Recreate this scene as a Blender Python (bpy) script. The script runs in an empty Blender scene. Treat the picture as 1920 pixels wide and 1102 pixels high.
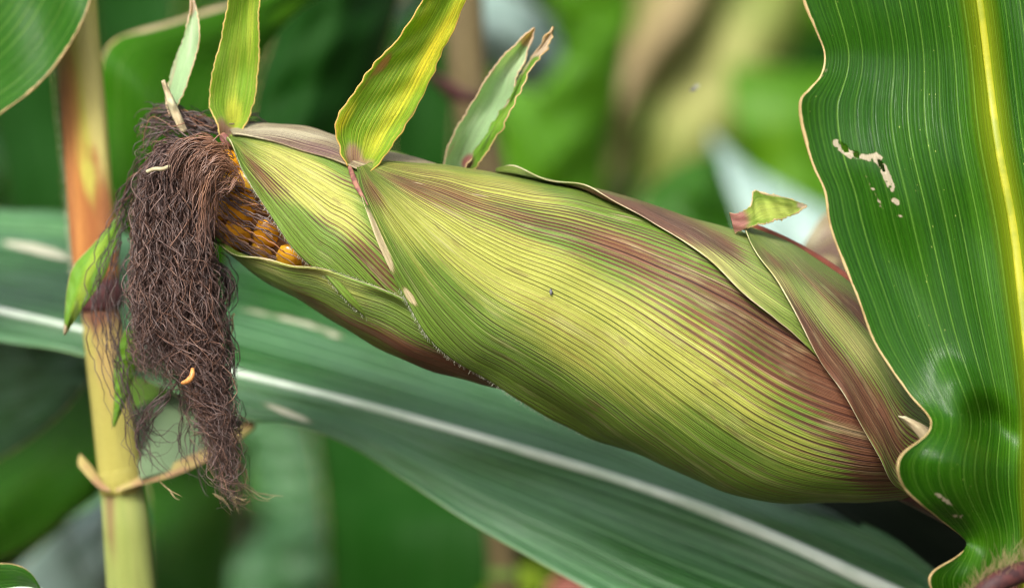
import bpy, math, random
import numpy as np
from mathutils import Vector

SC = bpy.context.scene
COL = SC.collection
rng = np.random.default_rng(7)
random.seed(7)

# ------------------------------------------------------------------ camera, light, exposure
ZC = 1.05            # height of the lens above the soil
D0 = 0.83            # distance lens -> middle of the ear
PX = 0.36 * D0 / 1920.0

cam_d = bpy.data.cameras.new('camera')
cam_d.lens = 100.0
cam_d.sensor_width = 36.0
cam_d.clip_start = 0.02
cam_d.clip_end = 400.0
cam_d.dof.use_dof = True
cam_d.dof.focus_distance = D0 - 0.027
cam_d.dof.aperture_fstop = 5.3
cam_d.dof.aperture_blades = 9
cam = bpy.data.objects.new('camera', cam_d)
COL.objects.link(cam)
cam.location = (0, -D0, ZC)
cam.rotation_euler = (math.radians(90), 0, 0)
SC.camera = cam

SUN_EL, SUN_ROT = math.radians(38), math.radians(203)
world = bpy.data.worlds.new('World')
SC.world = world
world.use_nodes = True
wn = world.node_tree
bg = wn.nodes['Background']
sky = wn.nodes.new('ShaderNodeTexSky')
sky.sky_type = 'NISHITA'
sky.sun_disc = False
sky.sun_elevation = SUN_EL
sky.sun_rotation = SUN_ROT
sky.air_density = 1.0
sky.dust_density = 4.0
sky.ozone_density = 1.0
hs = wn.nodes.new('ShaderNodeHueSaturation')      # an overcast sky is whiter than the clear one
hs.inputs['Saturation'].default_value = 0.35
wn.links.new(sky.outputs[0], hs.inputs['Color'])
wn.links.new(hs.outputs[0], bg.inputs[0])
bg.inputs[1].default_value = 0.095

sun_d = bpy.data.lights.new('sun', 'SUN')
sun_d.energy = 1.5
sun_d.angle = math.radians(18)
sun_d.color = (1.0, 0.965, 0.9)
sun = bpy.data.objects.new('sun', sun_d)
COL.objects.link(sun)
sdir = Vector((math.sin(SUN_ROT) * math.cos(SUN_EL), math.cos(SUN_ROT) * math.cos(SUN_EL), math.sin(SUN_EL)))
sun.rotation_euler = sdir.to_track_quat('Z', 'Y').to_euler()

SC.view_settings.view_transform = 'Standard'
SC.view_settings.look = 'None'
SC.view_settings.exposure = 1.62
SC.view_settings.gamma = 1.0
SC.view_settings.use_curve_mapping = False
SC.render.engine = 'CYCLES'
SC.cycles.use_denoising = True
SC.cycles.denoising_input_passes = 'RGB_ALBEDO_NORMAL'
SC.cycles.denoising_prefilter = 'ACCURATE'
SC.cycles.use_adaptive_sampling = False
SC.cycles.sample_clamp_indirect = 3.0
SC.cycles.filter_width = 1.15
SC.cycles.max_bounces = 8
SC.cycles.transparent_max_bounces = 8


# ------------------------------------------------------------------ helpers: points and curves
def P(px, py, y):
    """world point seen at photo pixel (px, py) when it stands at depth y (y = 0: the ear)"""
    px, py, y = np.broadcast_arrays(np.asarray(px, float), np.asarray(py, float), np.asarray(y, float))
    k = PX * (y + D0) / D0
    return np.stack([(px - 960) * k, y, ZC + (551 - py) * k], -1)


def proj(v):
    k = PX * (v[..., 1] + D0) / D0
    return np.stack([960 + v[..., 0] / k, 551 - (v[..., 2] - ZC) / k], -1)


def cr(pts, t):
    """Catmull-Rom through pts at (real) index t"""
    pts = np.asarray(pts, float)
    t = np.clip(np.asarray(t, float), 0, len(pts) - 1 - 1e-6)
    i = np.floor(t).astype(int)
    f = (t - i)[..., None]
    n = len(pts)
    ext = np.vstack([2 * pts[0] - pts[1], pts, 2 * pts[-1] - pts[-2]])
    p0, p1, p2, p3 = ext[i], ext[i + 1], ext[i + 2], ext[i + 3 if n > 1 else i + 2]
    return 0.5 * (2 * p1 + (p2 - p0) * f + (2 * p0 - 5 * p1 + 4 * p2 - p3) * f ** 2 + (3 * p1 - p0 - 3 * p2 + p3) * f ** 3)


def spl(pts, n, w=None):
    """n points evenly spaced along the spline through pts"""
    pts = np.asarray(pts, float)
    q = cr(pts, np.linspace(0, len(pts) - 1, 40 * len(pts)))
    m = q if w is None else q * np.asarray(w)
    d = np.r_[0, np.cumsum(np.linalg.norm(np.diff(m, axis=0), axis=1))]
    s = np.linspace(0, d[-1], n)
    return np.stack([np.interp(s, d, q[:, k]) for k in range(q.shape[1])], -1)


def smooth(a, b, x):
    t = np.clip((x - a) / (b - a), 0, 1)
    return t * t * (3 - 2 * t)


class SN:
    """cheap smooth noise: a few random sines"""
    def __init__(self, seed, dim=2, n=7):
        r = np.random.default_rng(seed)
        self.k = r.normal(size=(n, dim))
        self.p = r.uniform(0, 6.28, n)
        self.n = n

    def __call__(self, *c):
        x = np.stack(np.broadcast_arrays(*c), -1)
        return np.sin(x @ self.k.T * 2.2 + self.p).sum(-1) / math.sqrt(self.n)


def blobs(q, lst):
    """sum of soft elongated spots: (x, y, r_along, r_across, angle_deg, weight)"""
    s = np.zeros(q.shape[:-1])
    for x, y, ra, rb, a, w in lst:
        a = math.radians(a)
        dx, dy = q[..., 0] - x, q[..., 1] - y
        u = (dx * math.cos(a) + dy * math.sin(a)) / ra
        v = (-dx * math.sin(a) + dy * math.cos(a)) / rb
        s = s + w * np.exp(-(u * u + v * v) ** 1.3)
    return s


# ------------------------------------------------------------------ helpers: objects
def tag(o, label=None, cat=None, group=None, kind=None):
    if label: o['label'] = label
    if cat: o['category'] = cat
    if group: o['group'] = group
    if kind: o['kind'] = kind
    return o


def thing(name, loc, label, cat, group=None):
    o = bpy.data.objects.new(name, None)
    o.empty_display_size = 0.02
    COL.objects.link(o)
    o.location = Vector([float(c) for c in loc])
    return tag(o, label, cat, group)


def root_of(o):
    while o.parent:
        o = o.parent
    return o


def mesh_obj(name, verts, faces, mat, parent=None, uv=None, attrs=None, thick=0.0, smooth_=True, loc=None):
    """one mesh object; verts are world points; faces an (n, 4) or (n, 3) index array"""
    verts = np.asarray(verts, float).reshape(-1, 3)
    if parent is not None:
        org = np.array(root_of(parent).location)
    else:
        org = verts.mean(0) if loc is None else np.asarray(loc, float)
    v = (verts - org).astype(np.float32)
    faces = np.asarray(faces, np.int32)
    k = faces.shape[1]
    me = bpy.data.meshes.new(name)
    me.vertices.add(len(v))
    me.vertices.foreach_set('co', v.ravel())
    me.loops.add(faces.size)
    me.loops.foreach_set('vertex_index', faces.ravel())
    me.polygons.add(len(faces))
    me.polygons.foreach_set('loop_start', np.arange(0, faces.size, k, dtype=np.int32))
    me.update(calc_edges=True)
    if smooth_:
        me.polygons.foreach_set('use_smooth', np.ones(len(faces), bool))
    if uv is not None:
        l = me.uv_layers.new(name='UVMap')
        l.data.foreach_set('uv', np.asarray(uv, np.float32).reshape(-1, 2)[faces.ravel()].ravel())
    for an, av in (attrs or {}).items():
        a = me.attributes.new(an, 'FLOAT', 'POINT')
        a.data.foreach_set('value', np.asarray(av, np.float32).ravel())
    me.materials.append(mat)
    me.validate()
    o = bpy.data.objects.new(name, me)
    COL.objects.link(o)
    if parent is not None:
        o.parent = parent
    else:
        o.location = Vector([float(c) for c in org])
    if thick:
        s = o.modifiers.new('thickness', 'SOLIDIFY')
        s.thickness = thick
        s.offset = 0.0
    return o


def grid_faces(nv, nu, close=False):
    i = np.arange(nv - 1)[:, None] * nu
    m = nu if close else nu - 1
    j = np.arange(m)[None, :]
    j2 = (j + 1) % nu
    return np.stack([i + j, i + j2, i + nu + j2, i + nu + j], -1).reshape(-1, 4)


def grid_obj(name, V, mat, parent=None, attrs=None, thick=0.0003, u0=0.0, u1=1.0, keep=None, us=None):
    nv, nu = V.shape[:2]
    uu = np.linspace(u0, u1, nu) if us is None else us
    uv = np.stack(np.meshgrid(uu, np.linspace(0, 1, nv)), -1)
    f = grid_faces(nv, nu)
    if keep is not None:
        f = f[keep.ravel()[f].all(1)]
    return mesh_obj(name, V, f, mat, parent, uv, attrs, thick)


def tube_obj(name, path, rad, mat, parent=None, ns=20, attrs=None, squash=1.0, lobes=None):
    """a round stem along path (n, 3) with radii rad (n,)"""
    path = np.asarray(path, float)
    n = len(path)
    tan = np.gradient(path, axis=0)
    tan /= np.linalg.norm(tan, axis=1)[:, None]
    ref = np.array([0, 1.0, 0]) if abs(tan[:, 1]).mean() < 0.8 else np.array([0, 0, 1.0])
    a = np.cross(tan, ref); a /= np.linalg.norm(a, axis=1)[:, None]
    b = np.cross(a, tan)
    th = np.linspace(0, 2 * np.pi, ns, endpoint=False)
    r = np.asarray(rad)[:, None] * np.ones(ns)[None]
    if lobes is not None:
        r = r * lobes(th[None, :], np.linspace(0, 1, n)[:, None])
    V = path[:, None] + r[..., None] * (np.cos(th)[None, :, None] * a[:, None] + squash * np.sin(th)[None, :, None] * b[:, None])
    f = grid_faces(n, ns, True)
    verts = np.vstack([V.reshape(-1, 3), path[:1], path[-1:]])
    c0, c1 = n * ns, n * ns + 1
    j = np.arange(ns); j2 = (j + 1) % ns
    # degenerate-free caps: triangles stored as a second set is not possible, so use quads over pairs
    cap = []
    for k in range(0, ns, 2):
        cap.append((c0, (k + 2) % ns, k + 1, k))
        o_ = (n - 1) * ns
        cap.append((c1, o_ + k, o_ + k + 1, o_ + (k + 2) % ns))
    f = np.vstack([f, np.array(cap)])
    uv = np.stack(np.meshgrid(np.arange(ns) / ns, np.linspace(0, 1, n)), -1).reshape(-1, 2)
    uv = np.vstack([uv, [[0, 0], [0, 1]]])
    at = None
    if attrs:
        q = proj(verts)
        at = {k: fn(q) for k, fn in attrs.items()}
    return mesh_obj(name, verts, f, mat, parent, uv, at)


def strands_obj(name, S, rad, mat, parent=None, ns=3, attrs=None, kind='stuff'):
    """many thin fibres as ONE mesh: S (m, k, 3), rad (m, k)"""
    m, k = S.shape[:2]
    t = np.gradient(S, axis=1)
    t /= np.linalg.norm(t, axis=2, keepdims=True) + 1e-12
    ref = np.random.default_rng(3).normal(size=(m, 1, 3))
    a = np.cross(t, ref); a /= np.linalg.norm(a, axis=2, keepdims=True) + 1e-12
    b = np.cross(t, a)
    th = np.arange(ns) * 2 * np.pi / ns
    V = S[:, :, None] + rad[:, :, None, None] * (np.cos(th)[None, None, :, None] * a[:, :, None] + np.sin(th)[None, None, :, None] * b[:, :, None])
    base = grid_faces(k, ns, True)
    f = (base[None] + (np.arange(m) * k * ns)[:, None, None]).reshape(-1, 4)
    at = {an: np.repeat(np.broadcast_to(av, (m, k)).reshape(-1), ns) for an, av in (attrs or {}).items()}
    o = mesh_obj(name, V, f, mat, parent, None, at)
    if kind: o['kind'] = kind
    return o


def ribbon(L, M, R, n, nu, pw=1.0):
    """surface through three edge curves (px, py, y): left edge, middle, right edge"""
    L, M, R = [spl(c, n, (PX, PX, 1.0)) for c in (L, M, R)]
    u = np.linspace(0, 1, nu)
    # quadratic through the three curves, so that the blade is bowed smoothly
    wl = np.where(u < .5, (1 - 2 * u) ** pw, 0); wr = np.where(u > .5, (2 * u - 1) ** pw, 0)
    wm = 1 - wl - wr
    Q = L[:, None] * wl[None, :, None] + M[:, None] * wm[None, :, None] + R[:, None] * wr[None, :, None]
    return Q          # (n, nu, [px, py, y])


# ------------------------------------------------------------------ helpers: materials
class NT:
    def __init__(self, name):
        self.m = bpy.data.materials.new(name)
        self.m.use_nodes = True
        self.t = self.m.node_tree
        self.t.nodes.clear()

    def n(self, typ, **kw):
        x = self.t.nodes.new('ShaderNode' + typ)
        for k, v in kw.items():
            setattr(x, k, v)
        return x

    def put(self, sock, v):
        if isinstance(v, bpy.types.NodeSocket):
            self.t.links.new(v, sock)
        elif isinstance(v, (tuple, list)) and len(v) == 3 and sock.type == 'RGBA':
            sock.default_value = (*v, 1)
        else:
            sock.default_value = v

    def math(self, op, a, b=0.0, c=0.0, clamp=False):
        x = self.n('Math', operation=op, use_clamp=clamp)
        self.put(x.inputs[0], a); self.put(x.inputs[1], b); self.put(x.inputs[2], c)
        return x.outputs[0]

    def mul(self, a, b): return self.math('MULTIPLY', a, b)
    def add(self, a, b): return self.math('ADD', a, b)

    def rng(self, x, a, b, c=0.0, d=1.0, smooth_=True):
        r = self.n('MapRange', interpolation_type='SMOOTHSTEP' if smooth_ else 'LINEAR')
        for i, v in enumerate((x, a, b, c, d)):
            self.put(r.inputs[i], v)
        return r.outputs[0]

    def mix(self, f, a, b, mode='MIX'):
        x = self.n('Mix', data_type='RGBA', blend_type=mode)
        self.put(x.inputs[0], f); self.put(x.inputs[6], a); self.put(x.inputs[7], b)
        return x.outputs[2]

    def attr(self, name):
        return self.n('Attribute', attribute_name=name).outputs['Fac']

    def vec(self, x, y, z=0.0):
        c = self.n('CombineXYZ')
        self.put(c.inputs[0], x); self.put(c.inputs[1], y); self.put(c.inputs[2], z)
        return c.outputs[0]

    def noise(self, v, scale=1.0, detail=3.0, rough=0.55):
        x = self.n('TexNoise')
        self.put(x.inputs['Vector'], v)
        x.inputs['Scale'].default_value = scale
        x.inputs['Detail'].default_value = detail
        x.inputs['Roughness'].default_value = rough
        return self.rng(x.outputs['Fac'], .28, .72, 0.0, 1.0, False)

    def uv(self):
        s = self.n('SeparateXYZ')
        self.t.links.new(self.n('UVMap', uv_map='UVMap').outputs[0], s.inputs[0])
        return s.outputs[0], s.outputs[1]

    def finish(self, col, rough, spec=0.5, trans=0.0, tcol=None, normal=None, sheen=0.0, coat=0.0):
        p = self.n('BsdfPrincipled')
        self.put(p.inputs['Base Color'], col)
        self.put(p.inputs['Roughness'], rough)
        self.put(p.inputs['Specular IOR Level'], spec)
        if sheen:
            p.inputs['Sheen Weight'].default_value = sheen
        if coat:
            p.inputs['Coat Weight'].default_value = coat
            p.inputs['Coat Roughness'].default_value = 0.12
        if normal is not None:
            self.t.links.new(normal, p.inputs['Normal'])
        out = self.n('OutputMaterial')
        if trans:
            t = self.n('BsdfTranslucent')
            self.put(t.inputs[0], tcol if tcol is not None else col)
            if normal is not None:
                self.t.links.new(normal, t.inputs['Normal'])
            mx = self.n('MixShader')
            mx.inputs[0].default_value = trans
            self.t.links.new(p.outputs[0], mx.inputs[1]); self.t.links.new(t.outputs[0], mx.inputs[2])
            self.t.links.new(mx.outputs[0], out.inputs[0])
        else:
            self.t.links.new(p.outputs[0], out.inputs[0])
        return self.m


def leafy(name, a, b, vein=(.2, .3, .08), veins=30, vw=.14, vs=.5, fine=.25, pur=(.13, .035, .04), tan=(.5, .36, .17),
          pur2=None, edge=0.012, edgecol=(.62, .45, .22), mid=None, midw=.03, rough=.42, spec=.5, trans=.2, bump=.0004,
          speck=0.0, sky_sheen=0.0, sky_sheen_col=(.34, .46, .42), along=14.0, vlong=2.5, wobble=.15, pvein=.0, irreg=.4, fleck=.0, cloud=.35, breakup=.7, fsc=3.0, darkv=None, tcolmul=1.6, bright=0.0):
    """a parallel-veined blade: colour a to b by 'mixa', veins along v, purple by 'pur', dead tissue by 'tan'"""
    t = NT(name)
    U, V = t.uv()
    wob = t.noise(t.vec(t.mul(U, 6.0), t.mul(V, 5.0)), 1.0, 2.0)
    irr = t.noise(t.vec(t.mul(U, veins * .45), 0.0), 1.0, 1.0)
    x = t.add(t.add(t.mul(U, float(veins)), t.mul(t.add(wob, -.5), wobble)), t.mul(irr, irreg))
    fr = t.math('ABSOLUTE', t.add(t.math('FRACT', x), -.5))
    line = t.rng(fr, .5 - vw, .5 - vw * .25)
    cell = t.n('TexWhiteNoise', noise_dimensions='1D')
    t.put(cell.inputs['W'], t.math('ROUND', x))
    lrand = t.rng(cell.outputs[0], 0, 1, .3, 1.0, False)
    lnz = t.noise(t.vec(t.mul(U, veins * .8), t.mul(V, vlong)), 1.0, 2.0)
    line = t.mul(t.mul(line, lrand), t.rng(lnz, .1, .6))
    x2 = t.mul(x, 4.0)
    fr2 = t.math('ABSOLUTE', t.add(t.math('FRACT', x2), -.5))
    line2 = t.rng(fr2, .2, .5)
    fib = t.noise(t.vec(t.mul(U, veins * fsc), t.mul(V, along * .35)), 1.0, 4.0, .65)
    fib2 = t.noise(t.vec(t.mul(U, veins * .9), t.mul(V, along * .5)), 1.0, 3.0, .6)
    big = t.noise(t.vec(t.mul(U, 7.0), t.mul(V, 4.0)), 1.0, 4.0, .6)
    grain = t.noise(t.vec(t.mul(U, veins * 9.0), t.mul(V, along * 14.0)), 1.0, 2.0)
    mx = t.add(t.attr('mixa'), t.add(t.mul(t.add(fib, -.5), .45), t.mul(t.add(big, -.5), cloud)))
    col = t.mix(t.rng(mx, .1, .9), a, b)
    # purple pigment, in streaks
    wide = t.rng(fr, .08, .46)
    pm = t.add(t.add(t.attr('pur'), t.mul(t.add(wide, -.5), pvein)), t.mul(t.add(t.mul(fib, .22), t.add(t.mul(fib2, .33), t.add(t.mul(big, .45), -.5))), breakup * 1.3))
    pm = t.rng(pm, .14, .9)
    pcol = t.mix(big, pur, pur2 if pur2 else pur)
    col = t.mix(t.mul(pm, .9), col, pcol)
    if fleck:
        fz = t.noise(t.vec(t.mul(U, veins * .55), t.mul(V, along * 3.0)), 1.0, 3.0, .6)
        f3 = t.noise(t.vec(t.mul(U, 9.0), t.mul(V, 7.0)), 1.0, 2.0)
        col = t.mix(t.mul(t.mul(t.rng(fz, .62, .9), t.rng(f3, .4, .75)), fleck), col, (.13, .06, .035))
        gz = t.noise(t.vec(t.mul(U, veins * .35), t.mul(V, along * 1.2)), 1.0, 3.0, .6)
        col = t.mix(t.mul(t.rng(gz, .6, 1.0), fleck * .5), col, (.50, .46, .22))
    # veins
    vc = vein if darkv is None else t.mix(pm, vein, darkv)
    col = t.mix(t.mul(line, vs), col, vc)
    f2 = t.add(1.0 - fine * .5, t.mul(t.add(line2, t.add(fib, -.75)), fine))
    f2 = t.add(f2, t.mul(t.add(grain, -.5), fine * .9))
    col = t.mix(1.0, col, t.vec(f2, f2, f2), 'MULTIPLY')
    if bright:
        col = t.mix(t.mul(t.mul(t.rng(fib, .5, .95), t.rng(fib2, .35, .8)), bright), col, (.62, .58, .30))
    if sky_sheen:
        wz = t.rng(t.add(big, t.mul(fib, .3)), .35, .95)
        col = t.mix(t.mul(wz, sky_sheen), col, sky_sheen_col)  # pale sky reflection painted over the blade colour
    if mid is not None:
        d = t.math('ABSOLUTE', t.add(U, -.5))
        col = t.mix(t.math('POWER', t.rng(d, midw, 0.0, 0.0, 1.0, False), 1.6), col, mid)
    if speck:
        vo = t.n('TexVoronoi', feature='F1')
        t.put(vo.inputs['Vector'], t.vec(t.mul(U, 130.0), t.mul(V, 210.0)))
        vo.inputs['Scale'].default_value = 1.0
        pick = t.n('SeparateColor'); t.t.links.new(vo.outputs['Color'], pick.inputs[0])
        sm = t.mul(t.rng(vo.outputs['Distance'], t.mul(pick.outputs[1], .3), t.mul(pick.outputs[1], .12)), t.rng(t.add(t.mul(pick.outputs[0], .55), t.mul(big, .6)), .8, .92))
        col = t.mix(t.mul(sm, speck), col, (.42, .5, .12))
    # dead, dry tissue and the pale rim
    tn = t.add(t.attr('tan'), t.mul(t.add(t.add(t.mul(fib, .5), t.mul(grain, .5)), -.5), .45))
    tcol = t.mix(t.rng(tn, .36, .54), tuple(c * k_ for c, k_ in zip(tan, (.5, .38, .28))), t.mix(fib, tan, tuple(c * .7 for c in tan)))
    col = t.mix(t.rng(tn, .3, .62), col, tcol)
    if edge:
        e = t.math('MINIMUM', U, t.math('SUBTRACT', 1.0, U))
        en = t.noise(t.vec(V, 0.0), 22.0, 3.0)
        ew = t.mul(t.add(t.mul(t.rng(en, .3, .85), .7), .45), edge * 1.1)
        ef = t.rng(e, ew, t.mul(ew, .45))
        col = t.mix(ef, col, edgecol)
    h = t.add(t.mul(line, -.7), t.add(t.mul(fib, .45), t.mul(line2, .18)))
    bp = t.n('Bump')
    bp.inputs['Strength'].default_value = .8
    bp.inputs['Distance'].default_value = bump
    t.put(bp.inputs['Height'], h)
    rg = t.add(rough - .1, t.mul(fib, .2))
    tc = t.mix(1.0, col, (tcolmul, tcolmul * 1.05, tcolmul * .6), 'MULTIPLY')
    return t.finish(col, rg, spec, trans, tc, bp.outputs[0])


M = {}
HUSK = dict(pur=(.075, .020, .018), pur2=(.20, .055, .038), darkv=(.028, .008, .008), rough=.5, spec=.3, trans=.08, bump=.00045, edge=.0, pvein=.65,
            tan=(.62, .50, .28), irreg=.8, fleck=.5, cloud=.7, along=7, vlong=1.2, wobble=.05)
M['husk_main'] = leafy('husk_main', (.115, .205, .02), (.35, .365, .062), vein=(.06, .038, .014), veins=74, vw=.16, vs=1.0, fine=.28, breakup=.6, bright=.3, **HUSK)
M['husk_inner'] = leafy('husk_inner', (.14, .24, .026), (.42, .42, .09), vein=(.12, .10, .03), veins=46, vw=.15, vs=.9, fine=.3, breakup=.6, bright=.3, **HUSK)
M['husk_violet'] = leafy('husk_violet', (.38, .31, .17), (.62, .56, .36), vein=(.14, .07, .07), veins=44, vw=.2, vs=.8, fine=.45, breakup=.9, bright=.6,
                         **dict(HUSK, pur2=(.26, .11, .14)))
M['husk_outer'] = leafy('husk_outer', (.17, .25, .04), (.38, .38, .11), vein=(.11, .09, .04), veins=60, vw=.15, vs=.9, fine=.3, breakup=.6, bright=.25, **HUSK)
M['husk_low'] = leafy('husk_low', (.15, .25, .028), (.40, .42, .09), vein=(.08, .06, .02), veins=46, vw=.15, vs=.9, fine=.3, breakup=.8, bright=.25, **HUSK)
M['tip_green'] = leafy('tip_green', (.24, .42, .025), (.62, .66, .08), vein=(.6, .58, .14), veins=16, vw=.2, vs=.5, fine=.4,
                       edge=.022, edgecol=(.66, .48, .18), trans=.4, rough=.5, spec=.3, tan=(.5, .30, .10), pur=(.42, .13, .14), pur2=(.55, .36, .28), breakup=.35, tcolmul=1.9, along=6, fsc=4)
M['tip_yellow'] = leafy('tip_yellow', (.24, .42, .018), (.78, .66, .04), vein=(.65, .58, .08), veins=18, vw=.25, vs=.5, fine=.4,
                        edge=.014, edgecol=(.62, .40, .12), trans=.4, rough=.5, spec=.3, tan=(.46, .27, .11), pur=(.45, .17, .16), pur2=(.6, .42, .32), breakup=.35, tcolmul=1.9, along=6, fsc=4)
M['tip_pale'] = leafy('tip_pale', (.42, .60, .32), (.68, .78, .55), vein=(.55, .6, .4), veins=14, vw=.2, vs=.4, fine=.3,
                      edge=.028, edgecol=(.6, .44, .3), trans=.35, rough=.5, spec=.3, tan=(.68, .55, .40), pur=(.38, .06, .10), pur2=(.5, .16, .16), breakup=.3, tcolmul=1.8, along=5, fsc=4)
M['tip_fresh'] = leafy('tip_fresh', (.17, .38, .014), (.42, .56, .045), vein=(.3, .42, .06), veins=16, vw=.2, vs=.4, fine=.3,
                       edge=.03, edgecol=(.6, .42, .2), trans=.35, rough=.5, tan=(.72, .56, .38), breakup=.3)
M['tip_snapped'] = leafy('tip_snapped', (.26, .42, .05), (.50, .58, .12), vein=(.5, .55, .2), veins=12, vw=.2, vs=.4, fine=.4,
                         edge=.04, edgecol=(.62, .46, .28), trans=.4, rough=.5, spec=.3, tan=(.68, .55, .40), pur=(.45, .13, .17), pur2=(.6, .28, .26), breakup=.3, tcolmul=1.8, along=5, fsc=4)
M['blade'] = leafy('blade', (.013, .072, .002), (.034, .122, .003), vein=(.13, .27, .035), veins=22, vw=.07, vs=.7, fine=.26, edge=.006,
                   rough=.27, spec=.26, trans=.2, speck=.6, mid=(.27, .34, .015), midw=.075, bump=.00025, tan=(.44, .38, .26), along=9, vlong=1.2, wobble=.04, irreg=.2, breakup=.4, fsc=9)
M['blade_soft'] = leafy('blade_soft', (.022, .105, .003), (.055, .18, .006), vein=(.2, .33, .07), veins=16, vw=.08, vs=.6, fine=.25, edge=.012,
                        rough=.36, spec=.2, trans=.28, tan=(.6, .48, .3), along=6, vlong=1.2, wobble=.2, fsc=6)
M['blade_sky_sheen'] = leafy('blade_sky_sheen', (.020, .105, .012), (.055, .18, .035), vein=(.15, .32, .13), veins=22, vw=.16, vs=.9, fine=.45, edge=.006,
                       rough=.3, spec=.5, trans=.1, sky_sheen=.2, sky_sheen_col=(.20, .37, .25), tan=(.62, .6, .44), along=5, vlong=1.5, edgecol=(.12, .2, .06), fsc=5)  # bluish sheen of the sky is part of this colour
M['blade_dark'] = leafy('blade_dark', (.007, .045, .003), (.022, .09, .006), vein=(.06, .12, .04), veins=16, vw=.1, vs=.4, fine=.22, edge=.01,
                        rough=.55, spec=.07, trans=.15, along=5, fsc=5)  # darkened leaf green, the shade of dim blades put into the colour
M['blade_grey'] = leafy('blade_grey', (.22, .34, .28), (.42, .54, .50), vein=(.3, .4, .33), veins=16, vw=.1, vs=.3, fine=.15, edge=.01,
                        rough=.4, spec=.5, trans=.15, sky_sheen=.4, sky_sheen_col=(.55, .66, .66), along=5, fsc=5)  # pale blue tone stands in for reflected sky
M['blade_pale'] = leafy('blade_pale', (.17, .25, .13), (.28, .36, .22), vein=(.3, .4, .25), veins=14, vw=.1, vs=.3, fine=.2, edge=.0,
                        rough=.5, spec=.3, trans=.15, along=5, fsc=5)
M['blade_bright'] = leafy('blade_bright', (.036, .15, .003), (.085, .25, .007), vein=(.2, .33, .07), veins=14, vw=.08, vs=.5, fine=.25, edge=.012,
                          rough=.45, spec=.1, trans=.3, tan=(.6, .48, .3), along=6, vlong=1.2, wobble=.2, fsc=6)
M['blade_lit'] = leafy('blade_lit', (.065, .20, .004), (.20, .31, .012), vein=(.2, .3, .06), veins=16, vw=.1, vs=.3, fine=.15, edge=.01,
                       rough=.45, spec=.2, trans=.3, along=5, tcolmul=1.3, fsc=5)  # brighter copy of the leaf green, stronger light put into the colour
M['blade_khaki'] = leafy('blade_khaki', (.20, .25, .05), (.36, .36, .12), vein=(.3, .3, .12), veins=16, vw=.1, vs=.3, fine=.15, edge=.01,
                         rough=.55, spec=.2, trans=.25, along=5, tcolmul=1.2, fsc=5)
M['blade_straw'] = leafy('blade_straw', (.24, .22, .08), (.27, .28, .07), vein=(.4, .34, .2), veins=16, vw=.1, vs=.3, fine=.2, edge=.01,
                         rough=.6, spec=.2, trans=.2, along=5, tan=(.34, .26, .13), tcolmul=1.2, fsc=5)
M['hollow_shade'] = leafy('hollow_shade', (.006, .012, .005), (.014, .02, .008), vein=(.03, .03, .02), veins=16, vw=.1, vs=.4, fine=.3, edge=.0,
                         rough=.7, spec=.15, trans=.0, along=5, fsc=5)  # near-black colour stands in for the deep shade under the ear
M['stalk_red'] = leafy('stalk_red', (.56, .50, .09), (.74, .64, .2), vein=(.35, .2, .06), veins=60, vw=.2, vs=.3, fine=.35, edge=0,
                       pur=(.30, .05, .025), pur2=(.60, .24, .06), rough=.5, spec=.3, trans=.0, along=3, breakup=.8)
M['stalk_yellow'] = leafy('stalk_yellow', (.40, .36, .08), (.48, .33, .12), vein=(.35, .2, .06), veins=50, vw=.2, vs=.25, fine=.35, edge=0,
                          pur=(.10, .03, .035), pur2=(.2, .06, .04), rough=.5, spec=.3, trans=.0, along=3, breakup=.6)
M['stalk_low'] = leafy('stalk_low', (.27, .33, .075), (.40, .42, .12), vein=(.25, .2, .08), veins=60, vw=.2, vs=.35, fine=.4, edge=0,
                       pur=(.13, .05, .035), pur2=(.3, .14, .06), rough=.5, spec=.3, trans=.0, along=3, breakup=.8)
M['stalk_brown'] = leafy('stalk_brown', (.10, .075, .035), (.17, .13, .05), vein=(.2, .12, .06), veins=30, vw=.2, vs=.25, fine=.25, edge=0,
                         pur=(.16, .05, .04), pur2=(.2, .07, .05), rough=.6, spec=.2, trans=.0, along=3, breakup=.4)
M['stalk_green'] = leafy('stalk_green', (.12, .22, .03), (.2, .28, .06), vein=(.2, .28, .1), veins=30, vw=.2, vs=.25, fine=.25, edge=0,
                         rough=.5, spec=.3, trans=.0, along=3)


def plain(name, col, col2, rough=.5, scale=300.0, spec=.4, trans=0.0, stretch=(1, 1, 1), bump=0.0, sheen=0.0, coat=0.0):
    t = NT(name)
    tc = t.n('TexCoord')
    mp = t.n('Mapping'); mp.inputs['Scale'].default_value = stretch
    t.t.links.new(tc.outputs['Object'], mp.inputs[0])
    z = t.noise(mp.outputs[0], scale, 4.0)
    c = t.mix(t.rng(z, .3, .7), col, col2)
    nm = None
    if bump:
        b = t.n('Bump'); b.inputs['Distance'].default_value = bump
        t.put(b.inputs['Height'], z); nm = b.outputs[0]
    return t.finish(c, rough, spec, trans, None, nm, sheen, coat)


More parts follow.
